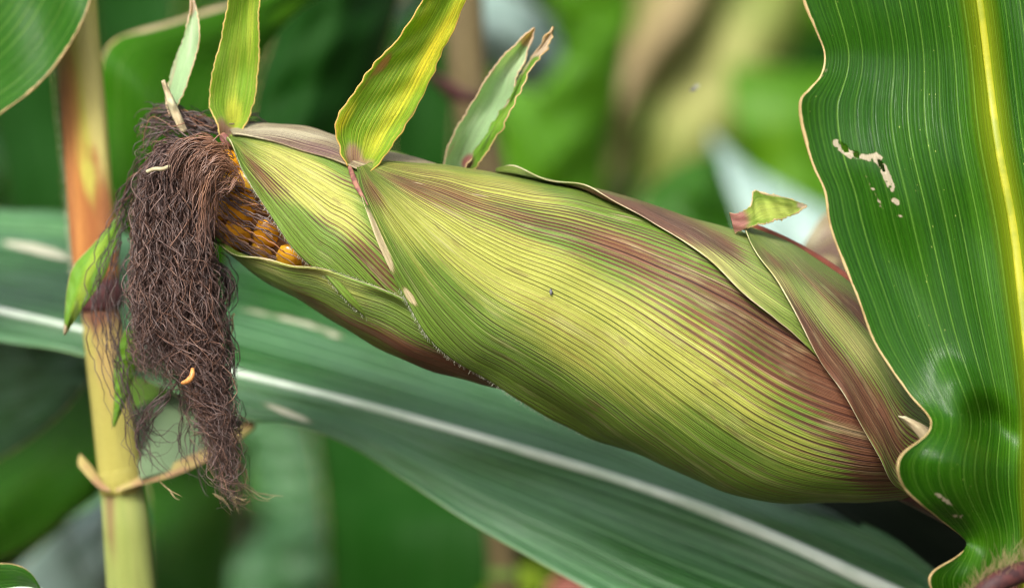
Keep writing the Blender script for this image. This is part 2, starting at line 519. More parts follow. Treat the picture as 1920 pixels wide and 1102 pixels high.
M['midrib_pale'] = plain('midrib_pale', (.55, .66, .52), (.7, .78, .66), .4, 60, .5, .1, bump=.0001)
M['midrib_yellow'] = plain('midrib_yellow', (.24, .28, .012), (.36, .36, .02), .4, 90, .4, .15)
M['midrib_red'] = plain('midrib_red', (.17, .045, .03), (.25, .08, .05), .5, 90, .35)
M['rim'] = plain('rim', (.50, .38, .17), (.36, .25, .10), .55, 160, .3, .2)
M['rim_pale'] = plain('rim_pale', (.50, .46, .28), (.42, .34, .2), .6, 200, .3, .2)
M['hair'] = plain('hair', (.42, .45, .30), (.55, .56, .42), .5, 50, .4, .3)
M['cob'] = plain('cob', (.20, .09, .03), (.10, .045, .02), .7, 250, .2)
M['purple_collar'] = plain('purple_collar', (.035, .011, .012), (.07, .02, .018), .65, 300, .35)
M['collar_pink'] = plain('collar_pink', (.33, .20, .10), (.36, .29, .10), .65, 140, .35, .15)
M['fold'] = plain('fold', (.13, .045, .04), (.24, .11, .07), .6, 500, .3)
M['scrap'] = plain('scrap', (.62, .27, .08), (.45, .18, .05), .4, 900, .4)
M['insect'] = plain('insect', (.05, .05, .055), (.12, .12, .13), .4, 900, .5)
M['soil'] = plain('soil', (.035, .024, .016), (.07, .05, .032), .9, 9, .15, bump=.02)

t = NT('kernel')
rv = t.attr('rnd')
tcn = t.n('TexCoord')
kz = t.noise(tcn.outputs['Object'], 380.0, 3.0)
c = t.mix(rv, (.62, .25, .007), (.80, .44, .03))
c = t.mix(t.rng(kz, .55, 1.0), c, (.40, .14, .012))
M['kernel'] = t.finish(c, .22, .5, 0.12, c, None, 0, .3)

t = NT('silk')
rv, cv = t.attr('rnd'), t.attr('cop')
c = t.mix(rv, (.028, .015, .014), (.155, .095, .078))
c = t.mix(cv, c, t.mix(rv, (.17, .06, .022), (.34, .15, .06)))
M['silk'] = t.finish(c, .42, .5)
t = NT('silk_straw')
rv = t.attr('rnd')
c = t.mix(rv, (.2, .14, .06), (.42, .34, .18))
M['silk_straw'] = t.finish(c, .5, .4)

# ------------------------------------------------------------------ the setting
gx = np.r_[-160, -60, -25, -12, np.linspace(-6, 6, 49), 12, 25, 60, 160]
GX, GY = np.meshgrid(gx, gx)
nz = SN(5)
GZ = 0.03 * nz(GX * 2.1, GY * 2.1) * np.exp(-(GX ** 2 + GY ** 2) / 300) + 0.02 * np.cos(GX / .75 * 2 * np.pi) * np.exp(-(GX ** 2 + GY ** 2) / 200)
gr = mesh_obj('ground', np.stack([GX, GY, GZ], -1), grid_faces(len(gx), len(gx)), M['soil'], None,
              np.stack([GX, GY], -1) / 10, None, 0, True, (0, 0, 0))
tag(gr, kind='structure')


# ------------------------------------------------------------------ the ear: its body as a surface (t along, phi around)
TOP = [(335, 272), (440, 243), (540, 246), (640, 265), (740, 293), (850, 319), (960, 342), (1080, 366), (1200, 400), (1300, 430), (1400, 462),
       (1490, 502), (1580, 556), (1650, 612), (1720, 690), (1790, 765)]
BOT = [(345, 400), (405, 450), (470, 500), (565, 560), (670, 625), (775, 676), (880, 714), (985, 747), (1090, 783), (1200, 838), (1310, 889),
       (1430, 925), (1560, 937), (1680, 930), (1765, 900), (1815, 870)]
EAR_Y = 0.0


def ear(t_, phi, off=0.0):
    T = cr(TOP, t_); B = cr(BOT, t_)
    Tw = P(T[..., 0], T[..., 1], EAR_Y); Bw = P(B[..., 0], B[..., 1], EAR_Y)
    C = (Tw + Bw) / 2
    d = (Tw - Bw) / 2
    R = np.linalg.norm(d, axis=-1, keepdims=True)
    up = d / R
    r = R + np.asarray(off)[..., None]
    ph = np.asarray(phi)[..., None]
    return C + r * (np.cos(ph) * up + np.sin(ph) * np.array([0, -1.0, 0]))


_tt = np.linspace(0, len(TOP) - 1, 3001)
_T, _B = cr(TOP, _tt), cr(BOT, _tt)


def ear_inv(x, y):
    q = np.array([x, y], float); q0 = q.copy()
    for _ in range(8):
        d = _B - _T
        cro = (q[0] - _T[:, 0]) * d[:, 1] - (q[1] - _T[:, 1]) * d[:, 0]
        i = np.argmin(abs(cro) / np.linalg.norm(d, axis=1))
        f = np.dot(q - _T[i], d[i]) / np.dot(d[i], d[i])
        ph = math.acos(max(-1, min(1, 1 - 2 * f)))
        p = proj(ear(np.array(_tt[i]), np.array(ph)))
        q = q + (q0 - p) * .8
    return _tt[i], ph


def edge_curve(lst, n):
    """list of ('p', px, py) seen points or ('s', t, phi in degrees)"""
    out = []
    for e in lst:
        out.append(ear_inv(e[1], e[2]) if e[0] == 'p' else (e[1], math.radians(e[2])))
    return spl(out, n, (1.0, 1.6))


EAR = thing('corn_ear', P(1720, 850, 0.0), 'large ripening ear of corn in yellow green and purple husks, brown silk at its tip', 'corn ear')


_L3 = SN(5, 3)


def LUMP(a, b):
    return _L3(a, np.cos(b) * 1.3, np.sin(b) * 1.3)



def husk(mat, e1, e2, off, nu, nv, pur=(), mix=(), tan=(), lift=.0012, seed=1, lump=.0007, rim=None, offfn=None, thick=.0005, mix0=0.0, label=None, keel=0.0, flute=.00004):
    A = edge_curve(e1, nv); B = edge_curve(e2, nv)
    u = np.linspace(0, 1, nu)
    G = A[:, None] * (1 - u)[None, :, None] + B[:, None] * u[None, :, None]
    nzz = LUMP
    v = np.linspace(0, 1, nv)[:, None]
    vis = 1 - smooth((rim[1] if rim else 1) - .05, (rim[1] if rim else 1) + .05, v)
    o = off - .0006 * (1 - vis) + vis * lift * np.exp(-(u[None] / .035) ** 2) + lump * nzz(G[..., 0] * .6, G[..., 1]) + .35 * lump * nzz(G[..., 0] * 1.7 + 9, G[..., 1] * 2)
    o = o + vis * lift * .7 * np.exp(-(u[None] / .03) ** 2) * np.sin(v * 31 + 2 * np.sin(v * 9 + seed))
    fl_ = SN(seed + 60, 2, 5)
    uw = u[None] * nu / 7.0 + .6 * fl_(u[None] * 6 + 0 * v, v * .8 + 0 * u[None])
    o = o + flute * np.sin(2 * np.pi * uw) * (.6 + .4 * fl_(u[None] * 9 + 0 * v, v * 1.5 + 3 + 0 * u[None]))
    if keel:
        o = o + keel * np.exp(-(((u[None] - .93) / .07) ** 2))
    if offfn is not None:
        o = o + offfn(G[..., 0], G[..., 1], u[None], v)
    V = ear(G[..., 0], G[..., 1], o)
    q = proj(V)
    at = {'pur': np.clip(blobs(q, pur), 0, 1.2), 'mixa': np.clip(mix0 + blobs(q, mix), -.5, 1.5), 'tan': np.clip(blobs(q, tan), 0, 1.2)}
    ob = grid_obj('husk_leaf', V, mat, EAR, at, thick)
    if label: ob['label'] = label
    if rim:
        k0, k1, rr = rim
        path = V[int(k0 * nv):int(k1 * nv), 0]
        d = V[int(k0 * nv):int(k1 * nv), 0] - V[int(k0 * nv):int(k1 * nv), 1]
        n_ = len(path)
        rad = np.full(n_, rr * .2) * (1 + .5 * np.sin(np.linspace(0, 40, n_)) * np.sin(np.linspace(1, 17, n_)))
        rad[:4] *= np.linspace(.2, 1, 4); rad[-4:] *= np.linspace(1, .2, 4)
        tube_obj('husk_rim', path, rad, M['rim_pale'], ob, 6)
    return ob, V


# innermost: the violet strip along the top of the tip, then the left husk and the low husk
hv, Vv = husk(M['husk_violet'], [('p', 436, 262), ('p', 520, 276), ('p', 600, 298), ('p', 690, 330), ('s', 6, 40), ('s', 8.5, 30)],
              [('s', .8, -6), ('s', 3, -35), ('s', 8.5, -60)], .0009, 60, 90,
              pur=[(545, 270, 120, 20, 8, .5), (620, 290, 60, 14, 12, .5), (500, 262, 60, 10, 8, .3)],
              mix=[(520, 250, 120, 12, 6, .9), (470, 262, 50, 10, 8, .5)], tan=[(640, 297, 40, 9, 14, .4)], seed=2, lift=.0006)
h4, V4 = husk(M['husk_inner'], [('p', 425, 268), ('p', 452, 318), ('p', 490, 375), ('p', 530, 430), ('p', 578, 488), ('p', 640, 540), ('s', 5.5, 165), ('s', 8.5, 185)],
              [('p', 440, 256), ('s', 2.0, 8), ('s', 4, -10), ('s', 8.5, -10)], .0002, 120, 140,
              pur=[(505, 340, 52, 26, 40, .7), (470, 300, 40, 12, 55, .5), (690, 480, 60, 26, 35, .75), (605, 415, 30, 10, 30, .55), (720, 525, 30, 20, 30, .5), (650, 345, 50, 12, 20, .4)],
              mix=[(560, 340, 90, 40, 20, .9), (620, 380, 80, 35, 25, .75), (520, 290, 80, 25, 15, .5), (660, 440, 60, 20, 30, .3)],
              tan=[(452, 318, 1, 1, 0, 0)], rim=(.0, .55, .0007), seed=3)
h6, V6 = husk(M['husk_low'], [('p', 392, 446), ('s', 1.6, 150), ('p', 530, 486), ('p', 590, 492), ('p', 650, 514), ('p', 720, 537), ('p', 790, 575), ('s', 7, 135), ('s', 11, 130)],
              [('s', .95, 186), ('s', 2.5, 212), ('s', 6, 228), ('s', 11, 235)], .0008, 90, 150,
              pur=[(760, 655, 130, 22, 30, .85), (920, 725, 150, 26, 24, 1.0), (620, 585, 80, 12, 33, .5), (560, 545, 60, 8, 33, .4), (880, 690, 90, 30, 30, .6)],
              mix=[(480, 485, 80, 14, 28, .5), (640, 540, 70, 18, 22, .6), (560, 497, 70, 10, 12, .9), (720, 590, 70, 14, 25, .3)],
              tan=[(480, 478, 60, 5, 18, .5), (545, 488, 60, 4, 8, .6)], seed=4, lift=.0012, rim=(.05, .45, .0006))

# the big front husk
DIAG = 26
h1, V1 = husk(M['husk_main'],
              [('p', 668, 322), ('p', 676, 370), ('p', 698, 430), ('p', 735, 507), ('p', 785, 588), ('p', 830, 640), ('p', 880, 680), ('p', 950, 718), ('p', 1020, 752), ('s', 9.3, 196), ('s', 11.5, 225), ('s', 14.8, 235)],
              [('p', 702, 310), ('s', 5.2, 6), ('s', 7, -14), ('s', 10, -35), ('s', 14.8, -50)], .0018, 210, 280,
              pur=[(800, 355, 90, 36, 22, .65), (930, 395, 120, 32, 22, .6), (1090, 435, 170, 45, 25, .55), (1260, 515, 190, 60, 30, .6), (1420, 605, 150, 60, 38, .75),
                   (1570, 730, 150, 60, 50, .85), (1640, 850, 90, 60, 60, .7), (1480, 740, 170, 60, 36, .42), (750, 340, 60, 12, 22, .35), (1650, 905, 70, 30, 20, .5), (700, 365, 40, 14, 60, .9),
                   (1290, 630, 150, 30, 28, .3), (1540, 850, 120, 50, 30, .25)],
              mix=[(760, 400, 110, 60, 30, .5), (900, 470, 180, 80, 28, .6), (1080, 570, 220, 90, 28, .6), (1260, 660, 200, 90, 28, .5), (1400, 770, 200, 70, 28, .4),
                   (850, 340, 180, 30, 16, .7), (1050, 390, 160, 24, 22, .6), (1550, 870, 140, 50, 20, .35), (1000, 660, 160, 40, 28, .25), (1200, 760, 180, 40, 28, .25), (860, 640, 110, 30, 45, -.4), (1000, 725, 150, 30, 28, -.4), (1180, 805, 160, 30, 28, -.3)],
              tan=[(718, 470, 52, 11, 64, .85), (769, 556, 26, 8, 56, .72), (698, 420, 40, 8, 68, .7)],
              seed=5, mix0=.0, rim=(.02, .52, .00055), offfn=lambda a, b, u, v: -.0008 * smooth(.94, 1, u))
# the upper right husk whose pale rim crosses the ear, and the outer one with the snapped tip
h2, V2 = husk(M['husk_outer'],
              [('s', 5.7, -6), ('p', 975, 346), ('p', 1060, 366), ('p', 1130, 400), ('p', 1210, 434), ('p', 1300, 487), ('p', 1380, 562), ('p', 1450, 612), ('p', 1510, 655), ('s', 13, 95), ('s', 14.8, 110)],
              [('s', 5.7, -16), ('s', 8, -50), ('s', 12, -70), ('s', 14.8, -70)], .0031, 120, 180,
              pur=[(1180, 392, 150, 26, 20, .9), (1290, 435, 100, 22, 25, .9), (1090, 358, 60, 8, 15, .5), (1370, 470, 40, 16, 40, .6)],
              mix=[(1380, 520, 90, 30, 40, .5), (1320, 480, 60, 16, 35, .7), (1450, 590, 60, 18, 45, .2)], seed=6, rim=(.02, .62, .00075), mix0=.1)
h3, V3 = husk(M['husk_outer'],
              [('p', 1383, 440), ('p', 1391, 472), ('p', 1412, 508), ('p', 1452, 557), ('p', 1492, 622), ('p', 1532, 682), ('p', 1582, 746), ('p', 1640, 830), ('p', 1690, 893), ('s', 14.2, 150), ('s', 15, 160)],
              [('s', 9.7, 3), ('s', 11, -12), ('s', 13, -25), ('s', 15, -30)], .0052, 120, 150,
              pur=[(1500, 600, 130, 24, 52, .75), (1570, 700, 130, 40, 52, .8), (1660, 810, 120, 55, 52, .9), (1560, 545, 110, 22, 33, .7), (1450, 490, 50, 12, 32, .6), (1405, 485, 36, 10, 60, .7), (1640, 610, 90, 22, 33, .8)],
              mix=[(1560, 610, 110, 40, 42, .5), (1450, 520, 50, 14, 40, .7), (1640, 680, 80, 25, 45, .35), (1440, 540, 60, 8, 52, .9)],
              tan=[(1452, 560, 60, 7, 55, .6)], seed=8, rim=(.02, .9, .0007), keel=.0012, mix0=.05, lift=.0012)
# keel of the outer husk: a raised red midrib
kq = edge_curve([('s', 9.8, 6), ('s', 11, 2), ('s', 12, -2), ('s', 13, -4), ('s', 14.6, -6)], 60)
tube_obj('midrib', ear(kq[:, 0], kq[:, 1], .0059), np.linspace(.0012, .0019, 60), M['midrib_red'], h3, 10, squash=.8)
# dry torn flap low on the outer husk
fl = ribbon([(1684, 779, -.040), (1712, 806, -.0415), (1735, 836, -.041)], [(1690, 781, -.0425), (1722, 802, -.043), (1745, 826, -.043)],
            [(1696, 780, -.0415), (1733, 797, -.042), (1758, 815, -.042)], 14, 8)
grid_obj('torn_flap', P(fl[..., 0], fl[..., 1], fl[..., 2]), M['rim_pale'], h3, None, .0004)
# back of the ear: plain husks that close the body
husk(M['husk_outer'], [('s', 3.2, -2), ('s', 6, -30), ('s', 10, -20), ('s', 15, 10)], [('s', 3.2, -20), ('s', 6, -130), ('s', 10, -170), ('s', 15, -200)], .0004, 50, 70, seed=11, mix0=.3)
husk(M['husk_low'], [('s', 1.2, -150), ('s', 6, -100), ('s', 10, -90), ('s', 15, -90)], [('s', 1.2, -168), ('s', 6, -200), ('s', 10, -215), ('s', 15, -220)], .0002, 50, 70, seed=12, mix0=.3)
# shank joining the ear to its plant
sh = P([1735, 1790, 1850, 1910, 1965], [842, 880, 925, 965, 990], [0, .004, .012, .022, .034])
tube_obj('shank', spl(sh, 24), np.linspace(.017, .010, 24), M['purple_collar'], EAR, 16)  # dark collar colour on the shank stands in for shade under the ear

# cob and kernels seen in the gap between the husks
ct = np.linspace(.05, 6.0, 30)
cc = ear(ct, np.zeros(30)); cb = ear(ct, np.full(30, np.pi))
crad = np.linalg.norm(cc - cb, axis=1) / 2 * .80
cob = tube_obj('cob', (cc + cb) / 2, crad, M['cob'], EAR, 24)


def kernel_mesh():
    n, m = 10, 8
    th = np.linspace(0, 2 * np.pi, n, endpoint=False)
    ph = np.linspace(0.05, np.pi * .62, m)
    x = np.sign(np.cos(th)) * abs(np.cos(th)) ** .75
    y = np.sign(np.sin(th)) * abs(np.sin(th)) ** .75
    V = np.stack([np.sin(ph)[:, None] * x[None], np.sin(ph)[:, None] * y[None], np.cos(ph)[:, None] * np.ones(n)[None] * .75 + .05], -1)
    return V, grid_faces(m, n, True)


KV, KF = kernel_mesh()
kr = np.random.default_rng(4)
for i, tk in enumerate(np.arange(.5, 3.9, .56)):
    for j, pk in enumerate(np.arange(46, 176, 31)):
        pk_ = math.radians(pk + (15 if i % 2 else 0) + kr.uniform(-2, 2))
        t2 = tk + kr.uniform(-.04, .04)
        c0 = ear(np.array(t2), np.array(pk_)); ctr = (ear(np.array(t2), np.array(0.)) + ear(np.array(t2), np.array(np.pi))) / 2
        nrm = c0 - ctr; Rk = np.linalg.norm(nrm); nrm /= Rk
        ax = ear(np.array(t2 + .2), np.array(pk_)) - ear(np.array(t2 - .2), np.array(pk_)); ax -= nrm * ax.dot(nrm); ax /= np.linalg.norm(ax)
        bx = np.cross(nrm, ax)
        s = kr.uniform(.88, 1.08)
        base = ctr + nrm * Rk * .79
        V = base + (KV[..., 0:1] * ax * .0043 + KV[..., 1:2] * bx * Rk * .79 * .29) * s + KV[..., 2:3] * nrm * .0034 * s
        mesh_obj('kernel', V, KF, M['kernel'], cob, None, {'rnd': np.full(V[..., 0].size, kr.uniform(0, 1))})


# the leafy tips of the husks
def husk_tip(parent, mat, L, R, bow, n=120, nu=25, attrs=None, wave=.0006, seed=1, label=None, thick=.0004, jag=0.0):
    L, R = np.array(L, float), np.array(R, float)
    Ls, Rs = spl(L, n, (PX, PX, 1)), spl(R, n, (PX, PX, 1))
    u = np.linspace(0, 1, nu)
    Q = Ls[:, None] * (1 - u)[None, :, None] + Rs[:, None] * u[None, :, None]
    if jag:
        jz = SN(seed + 50, 1, 9)
        k = np.linspace(0, 1, n)
        d = (Rs - Ls)[:, :2]; d /= np.linalg.norm(d, axis=1)[:, None] + 1e-9
        jl, jr = [jag * (.6 * jz(k * 14 + o_) + .8 * jz(k * 51 + 3 * o_) + .5 * (jz(k * 90 + o_) > 1.1)) for o_ in (0, 7)]
        wl, wr = np.exp(-u / .07), np.exp(-(1 - u) / .07)
        Q[..., :2] += d[:, None] * (jl[:, None] * wl[None] + jr[:, None] * wr[None])[..., None]
    bowf = bow if callable(bow) else (lambda u_, v_: bow * np.sin(np.pi * u_))
    v = np.linspace(0, 1, n)[:, None]
    z = SN(seed)
    Q[..., 2] += bowf(u[None], v) + wave * z(u[None] * 2.5 + 0 * v, v * 7 + 0 * u[None])
    V = P(Q[..., 0], Q[..., 1], Q[..., 2])
    at = {k: np.clip(blobs(Q[..., :2], l), -.5, 1.3) for k, l in (attrs or {}).items()}
    o = grid_obj('husk_tip', V, mat, parent, at, thick)
    if label: o['label'] = label
    return o


husk_tip(h1, M['tip_yellow'],
         [(652, 312, -.019), (640, 290, -.0195), (629, 240, -.020), (645, 200, -.021), (672, 160, -.022), (708, 112, -.023), (742, 78, -.024), (775, 30, -.026), (800, -15, -.028), (860, -110, -.034), (930, -220, -.045)],
         [(694, 322, -.019), (716, 300, -.018), (738, 272, -.017), (766, 228, -.016), (790, 185, -.016), (806, 150, -.017), (832, 92, -.019), (858, 40, -.022), (882, -15, -.025), (930, -110, -.032), (945, -215, -.045)],
         .0035, attrs={'pur': [(662, 292, 26, 18, 80, 1.0), (690, 306, 18, 10, 0, .6)], 'mixa': [(640, 230, 60, 12, -60, .6), (740, 200, 130, 22, -62, .45), (830, 70, 120, 22, -62, .6), (690, 270, 30, 30, 0, .2), (800, 20, 90, 14, -60, .3)],
                       'tan': [(768, 240, 60, 13, -62, .75), (722, 118, 30, 9, -58, .6), (690, 150, 50, 7, -55, .45), (826, 118, 30, 7, -62, .5)]},
         seed=3, jag=1.6, label='wide yellow green tip with dry brown edges')
husk_tip(h4, M['tip_green'],
         [(412, 258, -.008), (404, 225, -.008), (391, 195, -.008), (397, 140, -.009), (412, 80, -.010), (425, 20, -.012), (430, -30, -.015), (440, -140, -.024)],
         [(438, 258, -.008), (460, 235, -.007), (474, 200, -.007), (483, 150, -.008), (486, 90, -.010), (485, 30, -.012), (486, -30, -.015), (462, -140, -.024)],
         .0028, attrs={'pur': [(415, 240, 22, 12, 80, .9), (432, 246, 14, 10, 0, .8)], 'mixa': [(440, 215, 30, 20, 90, .8), (440, 120, 110, 14, -85, .4), (470, 60, 90, 10, -88, .5)], 'tan': [(480, 120, 90, 4, -88, .4), (398, 180, 30, 4, -85, .4)]},
         seed=5, jag=1.2, label='upright yellow green tip next to the silk')
# pink knuckle where that tip joins the husk
for ob, a, b, r in ((h4, (416, 252, -.008), (437, 276, -.010), .0014), (h1, (655, 312, -.019), (690, 385, -.028), .0008)):
    pth = spl([a, ((a[0] * .6 + b[0] * .4), (a[1] * .5 + b[1] * .5), (a[2] + b[2]) / 2 - .001), b], 16, (PX, PX, 1))
    tube_obj('tip_fold', P(pth[:, 0], pth[:, 1], pth[:, 2]), r * np.sin(np.linspace(.7, 3.0, 16)), M['fold'], ob, 10, squash=.5)
husk_tip(h2, M['tip_pale'],
         [(846, 330, .012), (832, 304, .010), (852, 250, .008), (885, 190, .006), (912, 148, .005), (940, 110, .004), (975, 75, .004), (1001, 52, .004)],
         [(884, 330, .006), (900, 300, .004), (930, 255, .002), (952, 215, .002), (965, 180, .002), (968, 150, .003), (985, 110, .003), (1003, 54, .004)],
         lambda u, v: .006 * np.sin(np.pi * u), attrs={'pur': [(878, 303, 16, 12, -50, 1.1)], 'mixa': [(960, 110, 50, 40, -60, .6), (880, 230, 60, 8, -55, .5)], 'tan': [(996, 66, 24, 16, -50, 1.5), (845, 280, 30, 4, -62, .5), (920, 138, 30, 4, -50, .5)]},
         seed=7, jag=1.6, wave=.001, label='pale green folded tip behind the ear')
husk_tip(h2, M['tip_fresh'],
         [(872, 318, .004), (888, 290, .002), (918, 240, .001), (944, 205, .001), (962, 172, .001), (985, 125, .001), (1012, 85, .001), (1036, 50, .0)],
         [(884, 322, .002), (908, 292, -.002), (938, 245, -.005), (962, 200, -.006), (980, 160, -.006), (1000, 122, -.005), (1030, 85, -.003), (1040, 52, .0)],
         .001, n=50, nu=9, attrs={'pur': [(876, 305, 18, 14, -50, 1.1)], 'mixa': [(940, 225, 60, 8, -58, .3)], 'tan': [(1022, 72, 36, 24, -50, 1.7), (950, 195, 16, 4, -60, .7), (985, 130, 30, 5, -60, .5)]},
         seed=8, jag=3, wave=.0012, label='folded over green half of the pale tip')
husk_tip(h3, M['tip_snapped'],
         [(1368, 398, -.012), (1384, 400, -.013), (1408, 384, -.014), (1414, 358, -.013), (1450, 366, -.012), (1482, 374, -.011), (1512, 385, -.010)],
         [(1378, 436, -.013), (1396, 430, -.015), (1414, 424, -.017), (1436, 420, -.0165), (1462, 412, -.015), (1490, 402, -.013), (1513, 388, -.010)],
         .0008, n=70, nu=19, attrs={'pur': [(1382, 415, 24, 26, 0, 1.2)], 'mixa': [(1450, 395, 60, 25, 0, .9)], 'tan': [(1505, 384, 14, 10, 0, .8), (1450, 366, 50, 4, 12, .6)]}, seed=9, jag=2, wave=.0008, label='short snapped off green tip with pink base')
husk_tip(hv, M['tip_pale'],
         [(326, 236, .004), (314, 205, .003), (312, 175, .003), (322, 130, .004), (340, 85, .004), (352, 40, .005), (358, 5, .005), (350, -25, .006), (352, -70, .006)],
         [(345, 236, .004), (332, 205, -.002), (344, 175, -.003), (358, 135, -.002), (370, 95, .0), (374, 55, .0), (368, 15, .004), (356, -25, .006), (356, -70, .006)],
         lambda u, v: .002 * np.sin(np.pi * u) + .002 * (u - .5) * np.sin(v * 9), attrs={'pur': [(325, 210, 22, 12, 80, .4)], 'mixa': [(360, 60, 60, 10, -80, .6)], 'tan': [(318, 200, 20, 6, 80, .6), (325, 140, 60, 5, -75, .5), (362, 10, 26, 9, -80, .8)]},
         seed=10, jag=1.0, wave=.001, label='narrow twisted pale tip above the silk')
husk_tip(hv, M['rim_pale'], [(338, 250, -.008), (318, 205, -.008), (303, 152, -.007)], [(352, 246, -.008), (332, 200, -.008), (308, 150, -.007)], -.001, n=24, nu=7, seed=12, label='thin dry splinter')
husk_tip(h6, M['tip_fresh'],
         [(226, 396, .016), (205, 425, .016), (172, 462, .015), (138, 500, .014), (126, 545, .014), (122, 590, .013), (120, 626, .013)],
         [(230, 400, .016), (222, 440, .014), (207, 490, .012), (190, 530, .011), (162, 568, .011), (140, 600, .012), (121, 628, .013)],
         -.002, n=50, nu=15, attrs={'mixa': [(150, 560, 70, 8, -68, .9), (180, 480, 70, 10, -60, .5)], 'tan': [(122, 618, 14, 6, 80, .9), (150, 480, 70, 3, -52, .5)]}, seed=13, label='drooping bright green tip left of the silk')
husk_tip(h6, M['tip_fresh'],
         [(236, 618, .018), (222, 650, .018), (214, 690, .018), (215, 740, .018), (212, 798, .018)],
         [(258, 622, .018), (262, 660, .018), (252, 700, .018), (236, 750, .018), (214, 800, .018)],
         -.002, n=36, nu=11, attrs={'mixa': [(240, 680, 60, 8, 90, .4)]}, seed=14, label='small green tip behind the thin silk')

# ------------------------------------------------------------------ silk
sr = np.random.default_rng(21)
LV = np.array([(255, 310, 396), (290, 290, 390), (340, 268, 386), (400, 258, 386), (450, 257, 390), (500, 257, 394), (550, 258, 398), (600, 260, 402), (650, 264, 408),
               (700, 268, 416), (750, 318, 424), (800, 345, 430), (850, 358, 436), (900, 382, 444), (940, 408, 449), (970, 428, 456)], float)


def silk_main(n, k=64, amp=1.0, thin=1.0):
    S = np.zeros((n, k, 3)); R = np.zeros((n, k)); rnd = np.zeros((n, k)); cop = np.zeros((n, k))
    for i in range(n):
        q = np.clip(sr.beta(1.1, 1.1), .01, .99)
        yend = min(965, sr.choice([sr.uniform(560, 760), sr.uniform(680, 900), sr.uniform(820, 965)], p=[.42, .33, .25]))
        if q < .5: yend = min(yend, sr.uniform(600, 730))
        # root inside the mouth of the husk
        rx, ry, rd = sr.uniform(355, 425), sr.uniform(268, 345), sr.uniform(-.017, .008)
        front = sr.uniform(-1, 1)
        dep = front * .011 * (1 - .35 * abs(2 * q - 1)) - .006
        top = 255 + 75 * sr.beta(1.3, 2) + 25 * q ** 2 + 30 * (front > .3) * sr.random()
        y0 = top + 40
        ys = np.linspace(y0, max(yend, y0 + 80), 12)
        Lx = np.interp(ys, LV[:, 0], LV[:, 1]); Rx = np.interp(ys, LV[:, 0], LV[:, 2])
        drift = np.cumsum(sr.normal(0, .035, 12)) ; drift -= drift[0]
        qq = np.clip(q + drift, .0, 1.0)
        xs = Lx + qq * (Rx - Lx)
        xa = xs[0]
        pts = [(rx, ry, rd), ((rx * .55 + xa * .45), top + 8 * sr.random() + (ry - top) * .15, (rd + dep) / 2 - .004), (xa * .85 + rx * .15, top + 10, dep - .002)]
        pts += [(xs[j], ys[j], dep + .002 * sr.normal()) for j in range(12)]
        c = spl(pts, k, (PX, PX, 1))
        s = np.linspace(0, 1, k) * (c[-1, 1] - 250)
        g = smooth(0, 120, s) * (1 + .7 * smooth(180, 420, s))
        for _ in range(5):
            wl, ph = sr.uniform(32, 120), sr.uniform(0, 6.28)
            a = amp * sr.uniform(1.5, 6.5) * wl / 70
            c[:, 0] += g * a * np.sin(s / wl * 6.28 + ph)
            c[:, 1] += g * a * .7 * np.sin(s / wl * 5 + ph * 2)
            c[:, 2] += g * a * PX * np.cos(s / wl * 6.28 + ph * 1.7)
        S[i] = P(c[:, 0], c[:, 1], c[:, 2])
        r = sr.choice([sr.uniform(.00007, .00014), sr.uniform(.00013, .00023)]) * thin
        R[i] = r * np.interp(np.linspace(0, 1, k), [0, .8, 1], [1, .9, .35])
        rnd[i] = np.clip(sr.beta(.9, 1.4) + .15 * (front < -.3), 0, 1)
        cop[i] = np.clip(sr.uniform(.3, 1.0) * (1 - smooth(10, 90, np.hypot(c[:, 0] - 395, c[:, 1] - 315))) + sr.choice([0, .25], p=[.8, .2]), 0, 1)
    return S, R, rnd, cop


S, R, rnd, cop = silk_main(1550)
o = strands_obj('silk', S, R, M['silk'], EAR, 3, {'rnd': rnd, 'cop': cop})
o['label'] = 'thick hanging brown tuft'


def guided(guides, n, k, jit, amp, rad, seed, straw=False):
    r_ = np.random.default_rng(seed)
    S = np.zeros((n, k, 3)); R = np.zeros((n, k)); rnd = np.zeros((n, k))
    for i in range(n):
        g = np.array(guides[r_.integers(len(guides))], float)
        m = len(g)
        g = g + np.c_[np.cumsum(r_.normal(0, jit * .5, m)) + r_.normal(0, jit * .6), r_.normal(0, jit, m), np.full(m, r_.normal(0, .003))]
        c = spl(g, k, (PX, PX, 1))
        a0, a1 = sorted(r_.uniform(0, 1, 2)); a0 *= .45; a1 = max(a1, .6)
        idx = np.linspace(a0, a1, k) * (k - 1)
        c = np.stack([np.interp(idx, np.arange(k), c[:, q]) for q in range(3)], -1)
        s = np.r_[0, np.cumsum(np.hypot(np.diff(c[:, 0]), np.diff(c[:, 1])))]
        for _ in range(3):
            wl, ph = r_.uniform(25, 90), r_.uniform(0, 6.28)
            a = amp * r_.uniform(.5, 4) * wl / 70
            c[:, 0] += a * np.sin(s / wl * 6.28 + ph); c[:, 1] += a * .6 * np.cos(s / wl * 6 + ph * 2); c[:, 2] += a * PX * np.sin(s / wl * 5 + 1.3 * ph)
        S[i] = P(c[:, 0], c[:, 1], c[:, 2])
        R[i] = r_.uniform(*rad) * np.interp(np.linspace(0, 1, k), [0, .75, 1], [1, .9, .3])
        rnd[i] = r_.beta(1.2, 2.2)
    return S, R, rnd


